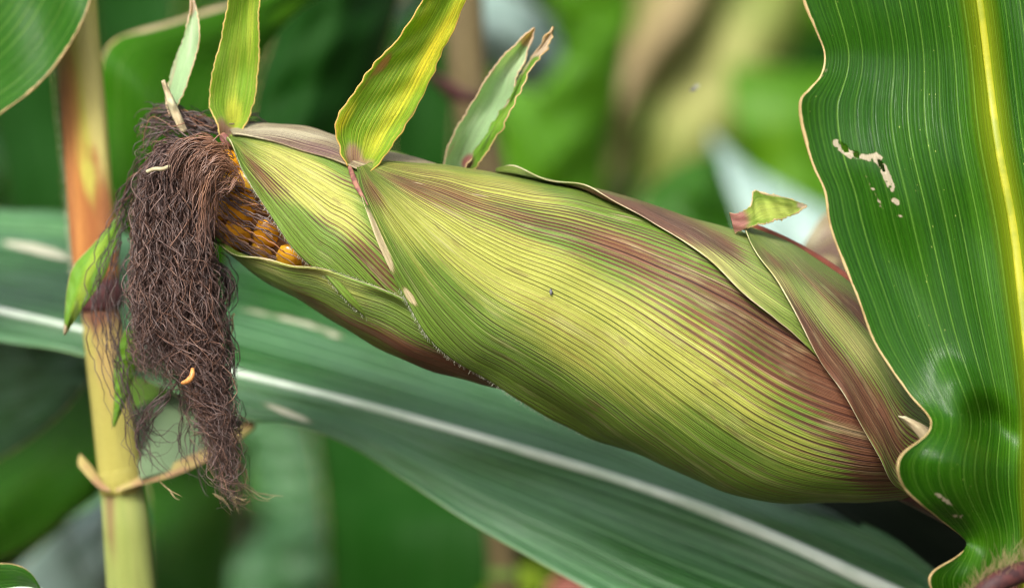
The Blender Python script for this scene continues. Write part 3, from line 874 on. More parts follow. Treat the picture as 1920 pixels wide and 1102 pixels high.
left = [[(250, 350, .004), (225, 410, .006), (198, 480, .006), (180, 555, .006), (192, 640, .006), (216, 715, .005), (238, 780, .004), (250, 850, .003), (244, 905, .003)],
        [(255, 380, .004), (215, 450, .006), (200, 540, .006), (205, 630, .006), (225, 720, .005), (252, 795, .004), (285, 840, .002), (325, 822, .0), (348, 780, .0), (345, 730, .0)],
        [(245, 420, .002), (225, 500, .004), (215, 590, .004), (222, 680, .004), (240, 760, .003), (262, 820, .002), (285, 880, .002), (312, 925, .002)],
        [(340, 715, -.006), (300, 745, -.004), (268, 775, -.002), (258, 815, .0), (275, 850, .0), (300, 890, .0), (335, 925, .0)],
        [(335, 700, -.006), (290, 760, -.003), (262, 810, .0), (268, 860, .0), (282, 915, .0)],
        [(345, 700, -.004), (352, 760, -.002), (346, 820, .0), (355, 870, .0), (375, 915, .0), (400, 930, .0)],
        [(248, 640, 0), (244, 700, 0), (262, 770, 0), (300, 825, 0), (345, 805, 0), (370, 850, 0), (385, 905, 0)]]
S, R, rnd = guided(left, 60, 44, 10, 1.0, (.00010, .00022), 5)
o = strands_obj('silk', S, R, M['silk'], EAR, 3, {'rnd': rnd * .6, 'cop': np.zeros_like(rnd)})
o['label'] = 'loose dark looping strands hanging left of the tuft'
right = [[(400, 480, -.004), (418, 500, -.004), (424, 540, -.004), (418, 575, -.004), (410, 610, -.004)],
         [(404, 500, -.006), (430, 520, -.006), (432, 555, -.006), (416, 590, -.006)],
         [(410, 560, -.004), (425, 620, -.004), (432, 680, -.004), (424, 740, -.004), (430, 800, -.004)]]
S, R, rnd = guided(right, 55, 30, 6, .9, (.0001, .00024), 6)
strands_obj('silk', S, R, M['silk'], EAR, 3, {'rnd': rnd * .4, 'cop': np.zeros_like(rnd)})
topg = [[(400, 262, -.006), (360, 232, -.004), (318, 225, .0), (285, 232, .004), (268, 262, .006), (272, 300, .006)],
        [(390, 255, .0), (340, 215, .004), (300, 205, .006), (276, 232, .008), (285, 275, .008)],
        [(380, 270, -.008), (330, 245, -.004), (290, 250, .0), (262, 285, .0), (250, 330, .0)],
        [(420, 250, .006), (380, 222, .006), (345, 212, .006), (315, 222, .006)],
        [(520, 238, .004), (470, 238, .003), (430, 240, .003), (380, 236, .004), (340, 245, .004)],
        [(410, 252, .0), (385, 232, .0), (350, 236, .004), (325, 230, .004)],
        [(280, 300, -.004), (250, 350, .0), (232, 400, .004), (236, 450, .004)]]
S, R, rnd = guided(topg, 170, 34, 9, 1.3, (.00012, .00026), 7)
o = strands_obj('silk', S, R, M['silk'], EAR, 3, {'rnd': rnd * .8, 'cop': np.broadcast_to((sr.random((170, 1)) < .2) * .5, rnd.shape)})
o['label'] = 'wild loose strands curling at the mouth of the husk'
# strands lying along the kernels
n, k = 52, 36
S = np.zeros((n, k, 3)); R = np.zeros((n, k)); rnd = np.zeros((n, k)); cop = np.zeros((n, k))
for i in range(n):
    ph0 = sr.uniform(76, 168)
    t1 = sr.uniform(1.0, 3.9)
    tt = np.linspace(t1, sr.uniform(.0, .5), k)
    ph = np.radians(ph0 + np.cumsum(sr.normal(0, .9, k)) - 26 * smooth(1.6, .3, tt) * sr.uniform(.2, 1))
    V = ear(tt, ph); C_ = (ear(tt, np.zeros(k)) + ear(tt, np.full(k, np.pi))) / 2
    d = V - C_; L_ = np.linalg.norm(d, axis=1, keepdims=True)
    lift = .0028 + .0022 * sr.random() + .0008 * np.sin(np.linspace(0, 9, k) + i) + .004 * smooth(1.2, .2, tt)
    S[i] = C_ + d / L_ * np.minimum(L_ * .79 + lift[:, None], L_ * .985)
    R[i] = sr.uniform(.00012, .00024)
    rnd[i] = sr.beta(1.3, 1.8); cop[i] = sr.choice([.05, .45, .9], p=[.45, .3, .25])
o = strands_obj('silk', S, R, M['silk'], EAR, 3, {'rnd': rnd, 'cop': cop})
o['label'] = 'copper brown strands lying over the kernels'
# copper swirl coming out of the mouth
swirl = [[(430, 292, -.020), (405, 275, -.022), (375, 285, -.024), (355, 320, -.024), (350, 370, -.023)],
         [(440, 320, -.022), (410, 300, -.025), (380, 312, -.026), (366, 350, -.025), (362, 410, -.023)],
         [(425, 330, -.024), (402, 325, -.026), (388, 350, -.026), (384, 400, -.024), (380, 470, -.022)],
         [(448, 325, -.022), (430, 312, -.024), (408, 322, -.026), (396, 355, -.026), (390, 410, -.024), (386, 480, -.022)],
         [(456, 348, -.024), (438, 332, -.025), (420, 345, -.026), (402, 372, -.026), (392, 430, -.023)],
         [(445, 305, -.019), (425, 290, -.022), (400, 300, -.025), (385, 335, -.026), (374, 400, -.024)],
         [(420, 280, -.018), (385, 262, -.019), (345, 275, -.02), (322, 310, -.02), (312, 370, -.019)]]
S, R, rnd = guided(swirl, 180, 30, 7, .6, (.00014, .00026), 9)
o = strands_obj('silk', S, R, M['silk'], EAR, 3, {'rnd': np.clip(rnd + .25, 0, 1), 'cop': np.linspace(.6, .05, 30)[None] * np.ones((180, 1))})
o['label'] = 'copper swirl of strands at the husk mouth'
wisps = [[(300, 285, -.004), (265, 300, .002), (240, 345, .006), (222, 390, .008), (200, 430, .008), (160, 465, .008)]]
S, R, rnd = guided(wisps, 9, 34, 9, 1.2, (.00011, .0002), 17)
strands_obj('silk', S, R, M['silk'], EAR, 3, {'rnd': rnd * .8})
straw = [[(425, 885, 0), (445, 905, 0), (470, 918, 0), (490, 930, 0), (535, 929, 0)], [(415, 900, 0), (440, 940, 0), (448, 965, 0)], [(430, 930, 0), (460, 938, 0), (475, 936, 0)],
         [(400, 920, 0), (430, 945, 0), (435, 972, 0)], [(300, 905, 0), (325, 925, 0), (342, 938, 0)], [(440, 860, 0), (458, 885, 0), (465, 915, 0)], [(442, 620, 0), (430, 590, 0), (436, 650, 0)]]
S, R, rnd = guided(straw, 34, 26, 4, .8, (.00011, .0002), 10)
strands_obj('silk', S, R, M['silk_straw'], EAR, 3, {'rnd': rnd})
# pale dry strand on the shoulder of the tuft
c = spl([(276, 322, -.021), (290, 317, -.0225), (305, 317, -.0225), (318, 312, -.021)], 20, (PX, PX, 1))
tube_obj('dry_strand', P(c[:, 0], c[:, 1], c[:, 2]), np.full(20, .0006), M['rim_pale'], EAR, 8)


# fine white hairs on the edges of the husks
def hairs(parent, V, k0, k1, n, ln, seed, spread=.5, out=-1):
    r_ = np.random.default_rng(seed)
    nv = V.shape[0]
    S = np.zeros((n, 5, 3))
    for i in range(n):
        k = r_.integers(int(k0 * nv), int(k1 * nv) - 1)
        a = V[k, 0] + (V[k + 1, 0] - V[k, 0]) * r_.random()
        d = V[k, 0] - V[k, 3]; d /= np.linalg.norm(d)
        along = V[k + 1, 0] - V[k, 0]; along /= np.linalg.norm(along)
        dr = d + along * r_.normal(.25, spread) + np.array([0, -.5, 0]) * r_.random() + r_.normal(0, .25, 3)
        dr /= np.linalg.norm(dr)
        L_ = ln * r_.uniform(.5, 1.2)
        s = np.linspace(0, 1, 5)[:, None]
        S[i] = a + dr * L_ * s + np.array([0, 0, -.15]) * L_ * s ** 2
    return strands_obj('edge_hair', S, np.full((n, 5), .000045) * np.array([1, 1, .9, .7, .3])[None], M['hair'], parent)


hairs(h1, V1, .16, .52, 480, .0013, 31)
hairs(h6, V6, .25, .5, 260, .0013, 32)
hairs(h4, V4, .05, .5, 240, .0011, 33)

# bits caught on the ear
c = spl([(341, 718, -.0215), (352, 714, -.0235), (360, 704, -.024), (361, 690, -.023)], 18, (PX, PX, 1))
pc = P(c[:, 0], c[:, 1], c[:, 2])
sc = tube_obj('plant_scrap', pc, .00085 * np.sin(np.linspace(.35, 2.8, 18)) ** .6, M['scrap'], None, 10)
tag(sc, 'tiny curled orange scrap caught in the brown silk', 'plant scrap')
a_, b_ = ear_inv(1033, 547)
sp = ear(np.array([a_ - .012, a_, a_ + .012]), np.array([b_ - .02, b_, b_ + .03]), .0024)
tag(tube_obj('dark_speck', spl(sp, 8), .00045 * np.sin(np.linspace(.5, 2.7, 8)), M['insect'], None, 8), 'tiny dark speck on the yellow green front husk', 'speck')
fly = thing('insect', P(1300, 168, .05), 'tiny grey insect hanging in the air before the blurred field', 'insect')
c = P([1294, 1300, 1307], [170, 168, 166], [.05, .05, .05])
tube_obj('body', spl(c, 10), .0006 * np.sin(np.linspace(.3, 2.9, 10)), M['insect'], fly, 8)
for s_ in (-1, 1):
    w = ribbon([(1299, 167, .05), (1302, 160, .05 + s_ * .001), (1309, 158, .05 + s_ * .002)], [(1301, 168, .05), (1306, 163, .05 + s_ * .0012), (1311, 160, .05 + s_ * .002)],
               [(1303, 168, .05), (1309, 166, .05 + s_ * .001), (1312, 162, .05 + s_ * .002)], 6, 5)
    grid_obj('wing', P(w[..., 0], w[..., 1], w[..., 2]), M['hair'], fly, None, .00005)

# ------------------------------------------------------------------ the big green blade at the right
RL = thing('corn_leaf', P(1890, 1150, -.03), 'tall sharp green corn leaf with yellow midrib and a chewed patch, right of the ear', 'leaf', 'sharp corn leaves in front')
Lp = [(1440, -520, -.05), (1475, -260, -.05), (1490, -90, -.047), (1506, 0, -.046), (1528, 52, -.045), (1546, 100, -.044), (1540, 140, -.046), (1518, 167, -.050), (1500, 191, -.052), (1504, 240, -.051), (1524, 310, -.048), (1546, 358, -.046),
      (1556, 420, -.046), (1580, 490, -.047), (1610, 562, -.048), (1642, 645, -.049), (1700, 732, -.051), (1738, 775, -.054), (1746, 795, -.057), (1736, 816, -.062), (1692, 850, -.068), (1683, 882, -.068),
      (1702, 922, -.063), (1760, 970, -.055), (1808, 1008, -.050), (1812, 1026, -.050), (1790, 1046, -.054), (1750, 1070, -.058), (1742, 1092, -.058), (1760, 1125, -.054), (1800, 1160, -.05), (1850, 1190, -.045)]
Mp = [(1745, -520, -.03), (1800, -200, -.03), (1836, 0, -.030), (1868, 250, -.032), (1899, 420, -.034), (1916, 560, -.036), (1930, 700, -.038), (1934, 850, -.04), (1930, 1000, -.042), (1925, 1100, -.044), (1915, 1190, -.045)]
Rp = [(2020, -520, -.06), (2080, -200, -.06), (2120, 0, -.06), (2150, 250, -.06), (2175, 420, -.06), (2190, 560, -.06), (2190, 700, -.062), (2170, 850, -.064), (2120, 1000, -.06), (2040, 1100, -.055), (1960, 1190, -.048)]
n, nu = 430, 240
# rows follow the height in the picture, so the veins stay smooth although the margin is wavy
Ls = spl(Lp, n, (PX, PX, 1)); Ms = spl(Mp, n); Rs = spl(Rp, n)
# smooth version of the margin drives the blade, the wave fades towards the midrib
ker = np.hanning(71); ker /= ker.sum()
pad = np.pad(Ls, ((35, 35), (0, 0)), mode='reflect', reflect_type='odd')
Lsm = np.stack([np.convolve(pad[:, k], ker, 'valid') for k in range(3)], -1)
# re-time midrib so that rows are roughly level: match by py
my = np.interp(Lsm[:, 1], Ms[:, 1], np.arange(n)); my = np.maximum.accumulate(my)
Msr = np.stack([np.interp(my, np.arange(n), Ms[:, k]) for k in range(3)], -1)
Rsr = np.stack([np.interp(my, np.arange(n), Rs[:, k]) for k in range(3)], -1)
us = np.r_[np.linspace(0, .5, 170), np.linspace(.5, 1, nu - 169)[1:]]
a = np.clip(us / .5, 0, 1)[None, :, None]; b = np.clip((us - .5) / .5, 0, 1)[None, :, None]
Q = Lsm[:, None] * (1 - a) + Msr[:, None] * a
Q = Q * (1 - b) + (Q * 0 + Rsr[:, None]) * b
Q = Q + (Ls - Lsm)[:, None] * np.exp(-(us[None, :, None] / .5) * 6.0) * (us[None, :, None] < .5) * (1 - a) ** .5
# gentle swells, and two blisters near the low margin
z = SN(17)
Q[..., 2] += .0013 * z(us[None] * 5 + 0 * Q[..., 0], Q[..., 1] * .004) * (1 - np.exp(-((us[None] - .5) / .1) ** 2))
q2 = Q[..., :2]
Q[..., 2] += -.006 * blobs(q2, [(1790, 880, 90, 50, 65, 1.0), (1800, 735, 60, 40, 60, .7)]) + .008 * blobs(q2, [(1860, 800, 60, 40, 50, 1.0), (1790, 1000, 60, 30, 40, .6)])
Q[..., 2] += .006 * blobs(q2, [(1670, 175, 220, 110, -12, .45), (1650, 345, 220, 120, -12, -.45)])
# midrib trough
Q[..., 2] += .004 * np.exp(-((us[None] - .5) / .035) ** 2)
V = P(Q[..., 0], Q[..., 1], Q[..., 2])
dz = SN(23, 2, 9)
dmg = [(1583, 282, 20, 8, 35, .95), (1612, 294, 24, 6, 15, .9), (1640, 296, 16, 6, 10, .8), (1655, 315, 34, 7.5, 62, .95), (1668, 345, 16, 7, 60, .95), (1678, 377, 10, 6, 40, .75), (1688, 405, 7, 5, 0, .7),
       (1632, 345, 22, 5, 62, .5), (1652, 385, 20, 4, 58, .48), (1568, 268, 9, 6, 30, .6), (1770, 935, 26, 5, 35, .6), (1795, 965, 12, 7, 0, .6), (1545, 130, 8, 30, 0, .4)]
tan = blobs(q2, dmg) * (1 + .35 * dz(q2[..., 0] * .12, q2[..., 1] * .12) + .45 * dz(q2[..., 0] * .33, q2[..., 1] * .21))
hole = blobs(q2, [(1584, 279, 12, 4, 38, 1), (1606, 292, 6, 3, 10, 1), (1652, 310, 13, 3.5, 62, 1)])
at = {'tan': np.clip(tan, 0, 1.2), 'mixa': np.clip(.4 + blobs(q2, [(1870, 500, 500, 40, 82, .7), (1880, 1060, 60, 60, 0, 1.0)]), 0, 1.5), 'pur': blobs(q2, [(1890, 1090, 50, 30, -20, 1.2)])}
grid_obj('blade', V, M['blade'], RL, at, .00035, us=us, keep=(hole < .55))
# rim of dry tissue along the wavy margin, thick enough to see
lp = V[:, 0]
tube_obj('leaf_rim', lp[20:], .00022 * (1 + .25 * np.sin(np.linspace(0, 60, n - 20))), M['rim'], RL, 6, squash=.8)
mid = V[:, 169] + np.array([0, -.0012, 0])
tube_obj('midrib', mid, np.linspace(.0008, .0022, n), M['midrib_yellow'], RL, 10, squash=.35)
# purple hairy collar at its foot
c = spl([(1812, 1130, -.058), (1850, 1085, -.062), (1895, 1058, -.060), (1940, 1050, -.055), (1990, 1070, -.05)], 30, (PX, PX, 1))
cp = P(c[:, 0], c[:, 1], c[:, 2])
tube_obj('collar', cp + np.array([0, 0, -.003]), np.full(30, .003), M['purple_collar'], RL, 12)
r_ = np.random.default_rng(41)
S = np.zeros((420, 5, 3))
for i in range(420):
    b0 = cp[r_.integers(30)] + r_.normal(0, .0014, 3)
    d = np.array([r_.normal(0, .5), r_.normal(-.4, .4), 1.0]); d /= np.linalg.norm(d)
    S[i] = b0 + d * np.linspace(0, 1, 5)[:, None] * r_.uniform(.002, .005)
strands_obj('collar_hair', S, np.full((420, 5), .00006) * np.array([1, 1, .9, .7, .3])[None], M['silk_straw'], RL, 3, {'rnd': np.full((420, 5), .3)})

# stem of that plant, mostly outside the picture behind the leaf
st = thing('corn_stalk', P(1990, 1102, .05) * np.array([1, 1, 0]), 'green corn stalk carrying the ear, hidden behind the right leaf', 'stalk')
pz = np.linspace(0, 1.9, 60)
x0 = P(1990, 900, .05)[0]
tube_obj('internode', np.stack([x0 + .012 * np.sin(pz * 2), np.full(60, .055), pz], -1), .0125 - .003 * pz / 1.9, M['stalk_green'], st, 16)
for zz in (.25, .5, .75, .98, 1.22, 1.48):
    pn = np.linspace(-.006, .006, 7)
    tube_obj('node', np.stack([np.full(7, x0 + .012 * np.sin(zz * 2)), np.full(7, .055), zz + pn], -1), .0125 + .0016 * np.cos(pn / .006 * 1.5), M['purple_collar'], st, 16)

# ------------------------------------------------------------------ broad leaf with painted sky sheen and the white midrib, behind the ear
LD = thing('corn_leaf', P(1740, 1080, .05), 'broad blue green leaf with a white midrib running under the ear', 'leaf')
Lp = [(-420, 330, .23), (-200, 368, .21), (0, 392, .19), (150, 400, .18), (420, 450, .17), (700, 540, .16), (950, 640, .145), (1150, 730, .13), (1330, 850, .105), (1520, 940, .085), (1660, 1000, .072), (1745, 1062, .062), (1800, 1110, .055), (1900, 1220, .045)]
Mp = [(-420, 490, .145), (-200, 535, .125), (0, 582, .105), (150, 618, .096), (430, 696, .09), (700, 765, .086), (1000, 850, .08), (1200, 912, .075), (1400, 985, .07), (1640, 1092, .06), (1760, 1150, .055), (1850, 1200, .05), (1960, 1260, .045)]
Rp = [(-420, 560, .13), (-200, 600, .11), (0, 640, .09), (170, 672, .078), (430, 778, .074), (560, 800, .071), (660, 838, .068), (780, 915, .063), (900, 992, .058), (1080, 1092, .05), (1250, 1180, .045), (1500, 1260, .045), (1960, 1300, .045)]
Q = ribbon(Lp, Mp, Rp, 200, 80, 1.15)
z = SN(29)
uu = np.linspace(0, 1, 80)[None]
Q[..., 2] += .003 * z(uu * 4 + 0 * Q[..., 0], Q[..., 0] * .004) + .0025 * 0.35 * np.sin(uu * 26 + Q[..., 0] * .002) * (1 - abs(uu - .5) * 1.2)
q2 = Q[..., :2]
# chewed bite on the low edge
bite = blobs(q2, [(520, 812, 50, 22, 20, 1.0), (585, 838, 40, 14, 20, .9)])
at = {'tan': np.clip(blobs(q2, [(540, 775, 60, 8, 22, .7), (60, 466, 70, 10, 12, .8), (110, 482, 40, 6, 14, .5), (560, 605, 90, 8, 15, .55), (470, 585, 30, 6, 12, .4), (630, 632, 24, 5, 15, .5), (820, 870, 12, 5, 0, .4)]), 0, 1),
      'mixa': .3 + blobs(q2, [(1180, 800, 160, 45, 28, .8), (1000, 930, 250, 40, 22, .3), (60, 420, 120, 18, 8, .7)]), 'pur': np.zeros(q2.shape[:2])}
grid_obj('blade', P(Q[..., 0], Q[..., 1], Q[..., 2]), M['blade_sky_sheen'], LD, at, .0004, keep=(bite < .6))
mp = Q[:, 40]; mp = P(mp[:, 0], mp[:, 1], mp[:, 2] - .0008)
tube_obj('midrib', mp, np.interp(np.linspace(0, 1, 200), [0, .3, .6, 1], [.0011, .0013, .0017, .0026]), M['midrib_pale'], LD, 10, squash=.6)


# ------------------------------------------------------------------ other leaves
def leaf(label, mat, L, R, bow=.004, n=60, nu=24, wave=.002, seed=1, attrs=None, midrib=None, thick=.00035, group=None, M_=None, mid_r=.0015):
    L, R = np.array(L, float), np.array(R, float)
    for e_ in (L, R):
        e_[:, 2] = np.where(e_[:, 2] > .27, np.minimum(e_[:, 2] * 1.6, 1.15 + .25 * e_[:, 2]), e_[:, 2])
    Ls, Rs = spl(L, n, (PX, PX, 1)), spl(R, n, (PX, PX, 1))
    u = np.linspace(0, 1, nu)
    Q = Ls[:, None] * (1 - u)[None, :, None] + Rs[:, None] * u[None, :, None]
    v = np.linspace(0, 1, n)[:, None]
    Q[..., 2] += bow * (1 - (2 * u[None] - 1) ** 2) + wave * SN(seed)(u[None] * 3 + 0 * v, v * 5 + 0 * u[None])
    V = P(Q[..., 0], Q[..., 1], Q[..., 2])
    at = {k: np.clip(blobs(Q[..., :2], l), -.5, 1.3) for k, l in (attrs or {}).items()}
    t = thing('corn_leaf', V[0].mean(0), label, 'leaf', group)
    grid_obj('blade', V, mat, t, at, thick)
    if midrib:
        tube_obj('midrib', V[:, nu // 2] + np.array([0, -.0004, 0]), np.linspace(mid_r, mid_r * .5, n), M[midrib], t, 8, squash=.6)
    return t


leaf('sharp green leaf with pale rim in the top left corner, before the stalk', M['blade_soft'],
     [(-330, 420, .05), (-160, 330, .042), (0, 214, .035), (60, 170, .033), (110, 115, .032), (150, 50, .032), (170, -5, .033), (168, -60, .035), (135, -125, .038), (60, -190, .042)],
     [(-420, 80, .06), (-300, 40, .055), (-180, 0, .05), (-130, -40, .048), (-90, -80, .046), (-50, -150, .045), (-20, -180, .044), (40, -210, .043)],
     .006, 90, 40, .0015, 3)
leaf('small sharp leaf tip poking in at the bottom left corner', M['blade_soft'],
     [(78, 1106, .0), (60, 1075, .0), (30, 1058, .0), (-20, 1056, .004), (-120, 1068, .01), (-260, 1090, .02)],
     [(80, 1112, .0), (62, 1130, .0), (30, 1150, .0), (-20, 1170, .004), (-120, 1200, .01), (-260, 1230, .02)], .003, 40, 16, .001, 4, midrib='midrib_pale')
leaf('curved mid green leaf with a bleached rim behind the stalk and silk', M['blade_bright'],
     [(218, 430, .13), (200, 300, .13), (190, 190, .13), (191, 115, .13), (212, 78, .135), (262, 56, .14), (330, 38, .145), (400, 14, .15), (470, 2, .16), (540, -24, .17), (640, -60, .19)],
     [(420, 520, .15), (430, 420, .15), (435, 330, .15), (440, 250, .15), (450, 200, .155), (465, 150, .16), (490, 110, .165), (515, 70, .17), (545, 35, .175), (590, 0, .18), (660, -30, .19)],
     -.006, 80, 30, .002, 5, {'tan': [(300, 48, 110, 6, -15, .9), (440, 8, 70, 5, -15, .8), (200, 95, 30, 8, -60, .6)], 'mixa': [(540, 20, 50, 20, -40, .8), (300, 250, 120, 60, 90, .3)]})
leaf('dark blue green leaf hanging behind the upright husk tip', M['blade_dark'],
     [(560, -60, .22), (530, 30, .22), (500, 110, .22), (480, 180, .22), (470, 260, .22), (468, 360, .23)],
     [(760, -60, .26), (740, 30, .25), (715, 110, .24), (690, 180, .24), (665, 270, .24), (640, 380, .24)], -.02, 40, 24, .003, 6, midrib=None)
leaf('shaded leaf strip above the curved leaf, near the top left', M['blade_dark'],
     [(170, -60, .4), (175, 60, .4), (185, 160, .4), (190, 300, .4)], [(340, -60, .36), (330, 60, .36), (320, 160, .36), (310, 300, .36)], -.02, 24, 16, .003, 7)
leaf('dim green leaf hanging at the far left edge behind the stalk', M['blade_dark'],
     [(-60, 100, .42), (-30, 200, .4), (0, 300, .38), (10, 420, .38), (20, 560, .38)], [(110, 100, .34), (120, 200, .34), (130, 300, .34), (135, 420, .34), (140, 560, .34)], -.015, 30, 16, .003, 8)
leaf('grey green blurred leaf at the left under the broad leaf', M['blade_sky_sheen'],
     [(-200, 560, .2), (-80, 600, .19), (60, 630, .18), (160, 650, .17), (178, 680, .165), (172, 720, .16)], [(-280, 1000, .24), (-120, 930, .22), (0, 862, .2), (70, 815, .185), (130, 760, .175), (170, 722, .162)], -.006, 50, 20, .003, 9)
leaf('dark glossy green leaf at the lower left beside the stalk', M['blade_soft'],
     [(-220, 960, .22), (-60, 890, .19), (40, 835, .17), (110, 780, .16), (165, 715, .15), (182, 690, .15)], [(-200, 1150, .24), (-40, 1070, .2), (60, 1020, .18), (130, 965, .165), (185, 920, .155), (200, 850, .15)], -.008, 50, 20, .002, 10)
leaf('pale blue grey leaf at the bottom left behind the stalk', M['blade_grey'],
     [(-60, 1150, .3), (40, 1060, .28), (120, 990, .27), (200, 930, .26), (260, 880, .26)], [(60, 1260, .3), (120, 1190, .28), (190, 1130, .27), (240, 1060, .26), (280, 980, .26)], -.01, 30, 16, .004, 11)
leaf('olive yellow blurred leaf at the far left edge', M['blade_lit'],
     [(-120, 560, .5), (-20, 600, .5), (60, 640, .5)], [(-120, 760, .5), (0, 720, .5), (70, 680, .5)], -.01, 20, 12, .004, 12)
leaf('blurred mid green leaf right of the stalk at the bottom', M['blade_soft'],
     [(260, 860, .3), (270, 960, .28), (280, 1060, .27), (290, 1200, .27)], [(470, 830, .4), (450, 950, .38), (430, 1060, .36), (420, 1200, .35)], -.012, 30, 16, .004, 13)
leaf('pale grey blurred leaf glimpsed under the broad leaf', M['blade_sky_sheen'],
     [(400, 720, 1.0), (440, 810, .98), (470, 900, .96), (500, 990, .94)], [(740, 780, 1.0), (710, 850, .98), (670, 910, .96), (600, 980, .94)], -.02, 24, 16, .005, 14)
leaf('greyish green blurred leaf at the bottom middle', M['blade_sky_sheen'],
     [(380, 1200, .5), (420, 1080, .5), (480, 1000, .5), (560, 950, .5)], [(640, 1240, .5), (650, 1120, .5), (640, 1030, .5), (620, 960, .5)], -.02, 24, 16, .005, 15)
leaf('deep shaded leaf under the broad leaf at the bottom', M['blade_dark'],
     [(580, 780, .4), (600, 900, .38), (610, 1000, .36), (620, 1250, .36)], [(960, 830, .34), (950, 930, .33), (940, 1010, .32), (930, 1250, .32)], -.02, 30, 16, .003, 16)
leaf('straw coloured blurred leaf scrap under the broad leaf', M['blade_straw'],
     [(650, 810, .5), (640, 860, .48), (650, 930, .48)], [(730, 830, .5), (735, 880, .48), (700, 950, .48)], -.005, 16, 10, .003, 17)
leaf('pale curled leaf edge beside the wide yellow green tip', M['blade_grey'],
     [(800, -40, .3), (750, -5, .3), (716, 30, .3), (704, 80, .3), (712, 140, .3), (730, 190, .3)], [(820, -10, .31), (770, 22, .31), (738, 48, .31), (718, 90, .31), (722, 140, .31), (732, 192, .31)], .004, 40, 10, .002, 18)
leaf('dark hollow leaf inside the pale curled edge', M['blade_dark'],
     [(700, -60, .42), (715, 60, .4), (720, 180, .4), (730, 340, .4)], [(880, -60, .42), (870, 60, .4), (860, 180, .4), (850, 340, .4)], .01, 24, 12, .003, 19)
leaf('pale blue blurred leaf behind the folded pale tip', M['blade_grey'],
     [(860, -80, .42), (930, -30, .42), (1010, 20, .43), (1046, 70, .44), (1052, 110, .45), (1030, 150, .46)], [(850, 60, .42), (890, 90, .42), (930, 130, .43), (960, 160, .44), (1000, 168, .45), (1026, 156, .46)], -.01, 40, 16, .004, 20)
leaf('bright green blurred leaf behind the ear, in the middle', M['blade_lit'],
     [(920, 100, .62), (930, 220, .6), (940, 320, .6), (950, 460, .6)], [(1180, 60, .62), (1160, 190, .62), (1140, 310, .62), (1130, 460, .62)], -.03, 30, 16, .008, 21)
leaf('bright green blurred leaf at the top, right of the pale one', M['blade_lit'],
     [(960, -120, .75), (1000, -20, .75), (1060, 60, .75), (1120, 120, .75)], [(1180, -120, .75), (1190, -30, .75), (1190, 40, .75), (1160, 120, .75)], -.02, 24, 16, .006, 22)
leaf('straw brown blurred dry leaf slanting down behind the ear', M['blade_straw'],
     [(1250, -160, 1.0), (1190, 0, .98), (1120, 160, .95), (1070, 300, .92), (1030, 440, .9)], [(1420, -160, 1.0), (1340, 0, .98), (1240, 160, .95), (1170, 300, .92), (1120, 440, .9)], -.02, 30, 16, .008, 23,
     {'tan': [(1250, 40, 200, 40, -62, .7), (1110, 260, 160, 30, -68, .8)]})
leaf('yellowish blurred leaf right of the straw brown one', M['blade_khaki'],
     [(1400, -120, 1.15), (1330, 20, 1.12), (1250, 160, 1.1), (1180, 330, 1.08)], [(1560, -100, 1.15), (1500, 60, 1.12), (1430, 200, 1.1), (1330, 380, 1.08)], -.03, 30, 16, .008, 24,
     {'mixa': [(1330, 150, 160, 90, -60, .8)]})
leaf('dark green blurred leaf with a peaked tip behind the ear', M['blade_soft'],
     [(1130, 520, .42), (1165, 420, .42), (1215, 350, .42), (1280, 305, .42), (1342, 288, .42)], [(1440, 560, .42), (1410, 480, .42), (1385, 400, .42), (1362, 340, .42), (1346, 290, .42)], -.01, 40, 20, .004, 25)
leaf('pale grey blurred leaf behind the snapped off tip', M['blade_grey'],
     [(1330, 250, .5), (1336, 300, .49), (1345, 350, .48), (1370, 420, .47), (1430, 560, .46)], [(1335, 248, .5), (1400, 310, .49), (1470, 350, .48), (1560, 400, .47), (1700, 470, .46)], -.01, 40, 16, .004, 26)
leaf('olive green blurred leaf left of the big right leaf', M['blade_lit'],
     [(1360, 120, .8), (1370, 220, .8), (1390, 320, .8), (1420, 460, .8)], [(1640, 140, .8), (1630, 240, .8), (1610, 340, .8), (1590, 470, .8)], -.02, 30, 16, .006, 27, {'mixa': [(1460, 300, 200, 60, 70, .3)]})
leaf('dark blade standing in for the shade in the hollow beneath the ear', M['hollow_shade'],
     [(1440, 900, .075), (1570, 960, .075), (1690, 1040, .07), (1830, 1140, .07)], [(1740, 800, .06), (1830, 860, .06), (1900, 940, .06), (1980, 1060, .06)], .02, 30, 14, .002, 28)  # added blade, its dark colour paints the shade in this hollow

# ------------------------------------------------------------------ the slanting stalk at the left
SL = thing('corn_stalk', P(262, 1102, .06) * np.array([1, 1, 0]), 'yellow and rust red corn stalk standing left of the brown silk', 'stalk')


def stalk_path(rows, n):
    c = spl(rows, n, (PX, PX, PX, ))
    return c


rows = np.array([(95, -700, 38), (110, -400, 40), (128, -150, 42), (143, 60, 43), (158, 230, 43), (170, 380, 43), (178, 470, 44), (184, 530, 40)], float)
c = spl(rows, 70)
SY = .06
kk = PX * (SY + D0) / D0
tube_obj('leaf_sheath', P(c[:, 0], c[:, 1], SY), c[:, 2] * kk, M['stalk_red'], SL, 28,
         {'pur': lambda q: np.clip(blobs(q, [(125, 300, 200, 22, 84, 1.0), (168, 440, 90, 60, 90, 1.1), (180, 500, 50, 60, 90, 1.0), (172, 290, 26, 14, 80, .6), (140, 180, 120, 16, 84, .5), (195, 360, 60, 14, 80, .45)]), 0, 1.2),
          'mixa': lambda q: np.clip(blobs(q, [(165, 120, 200, 22, 84, .8), (185, 260, 150, 14, 84, .5)]), 0, 1.2)}, squash=.9)
rows = np.array([(183, 520, 38), (190, 590, 37), (200, 680, 38), (212, 780, 39), (222, 860, 41), (228, 905, 42)], float)
c = spl(rows, 50)
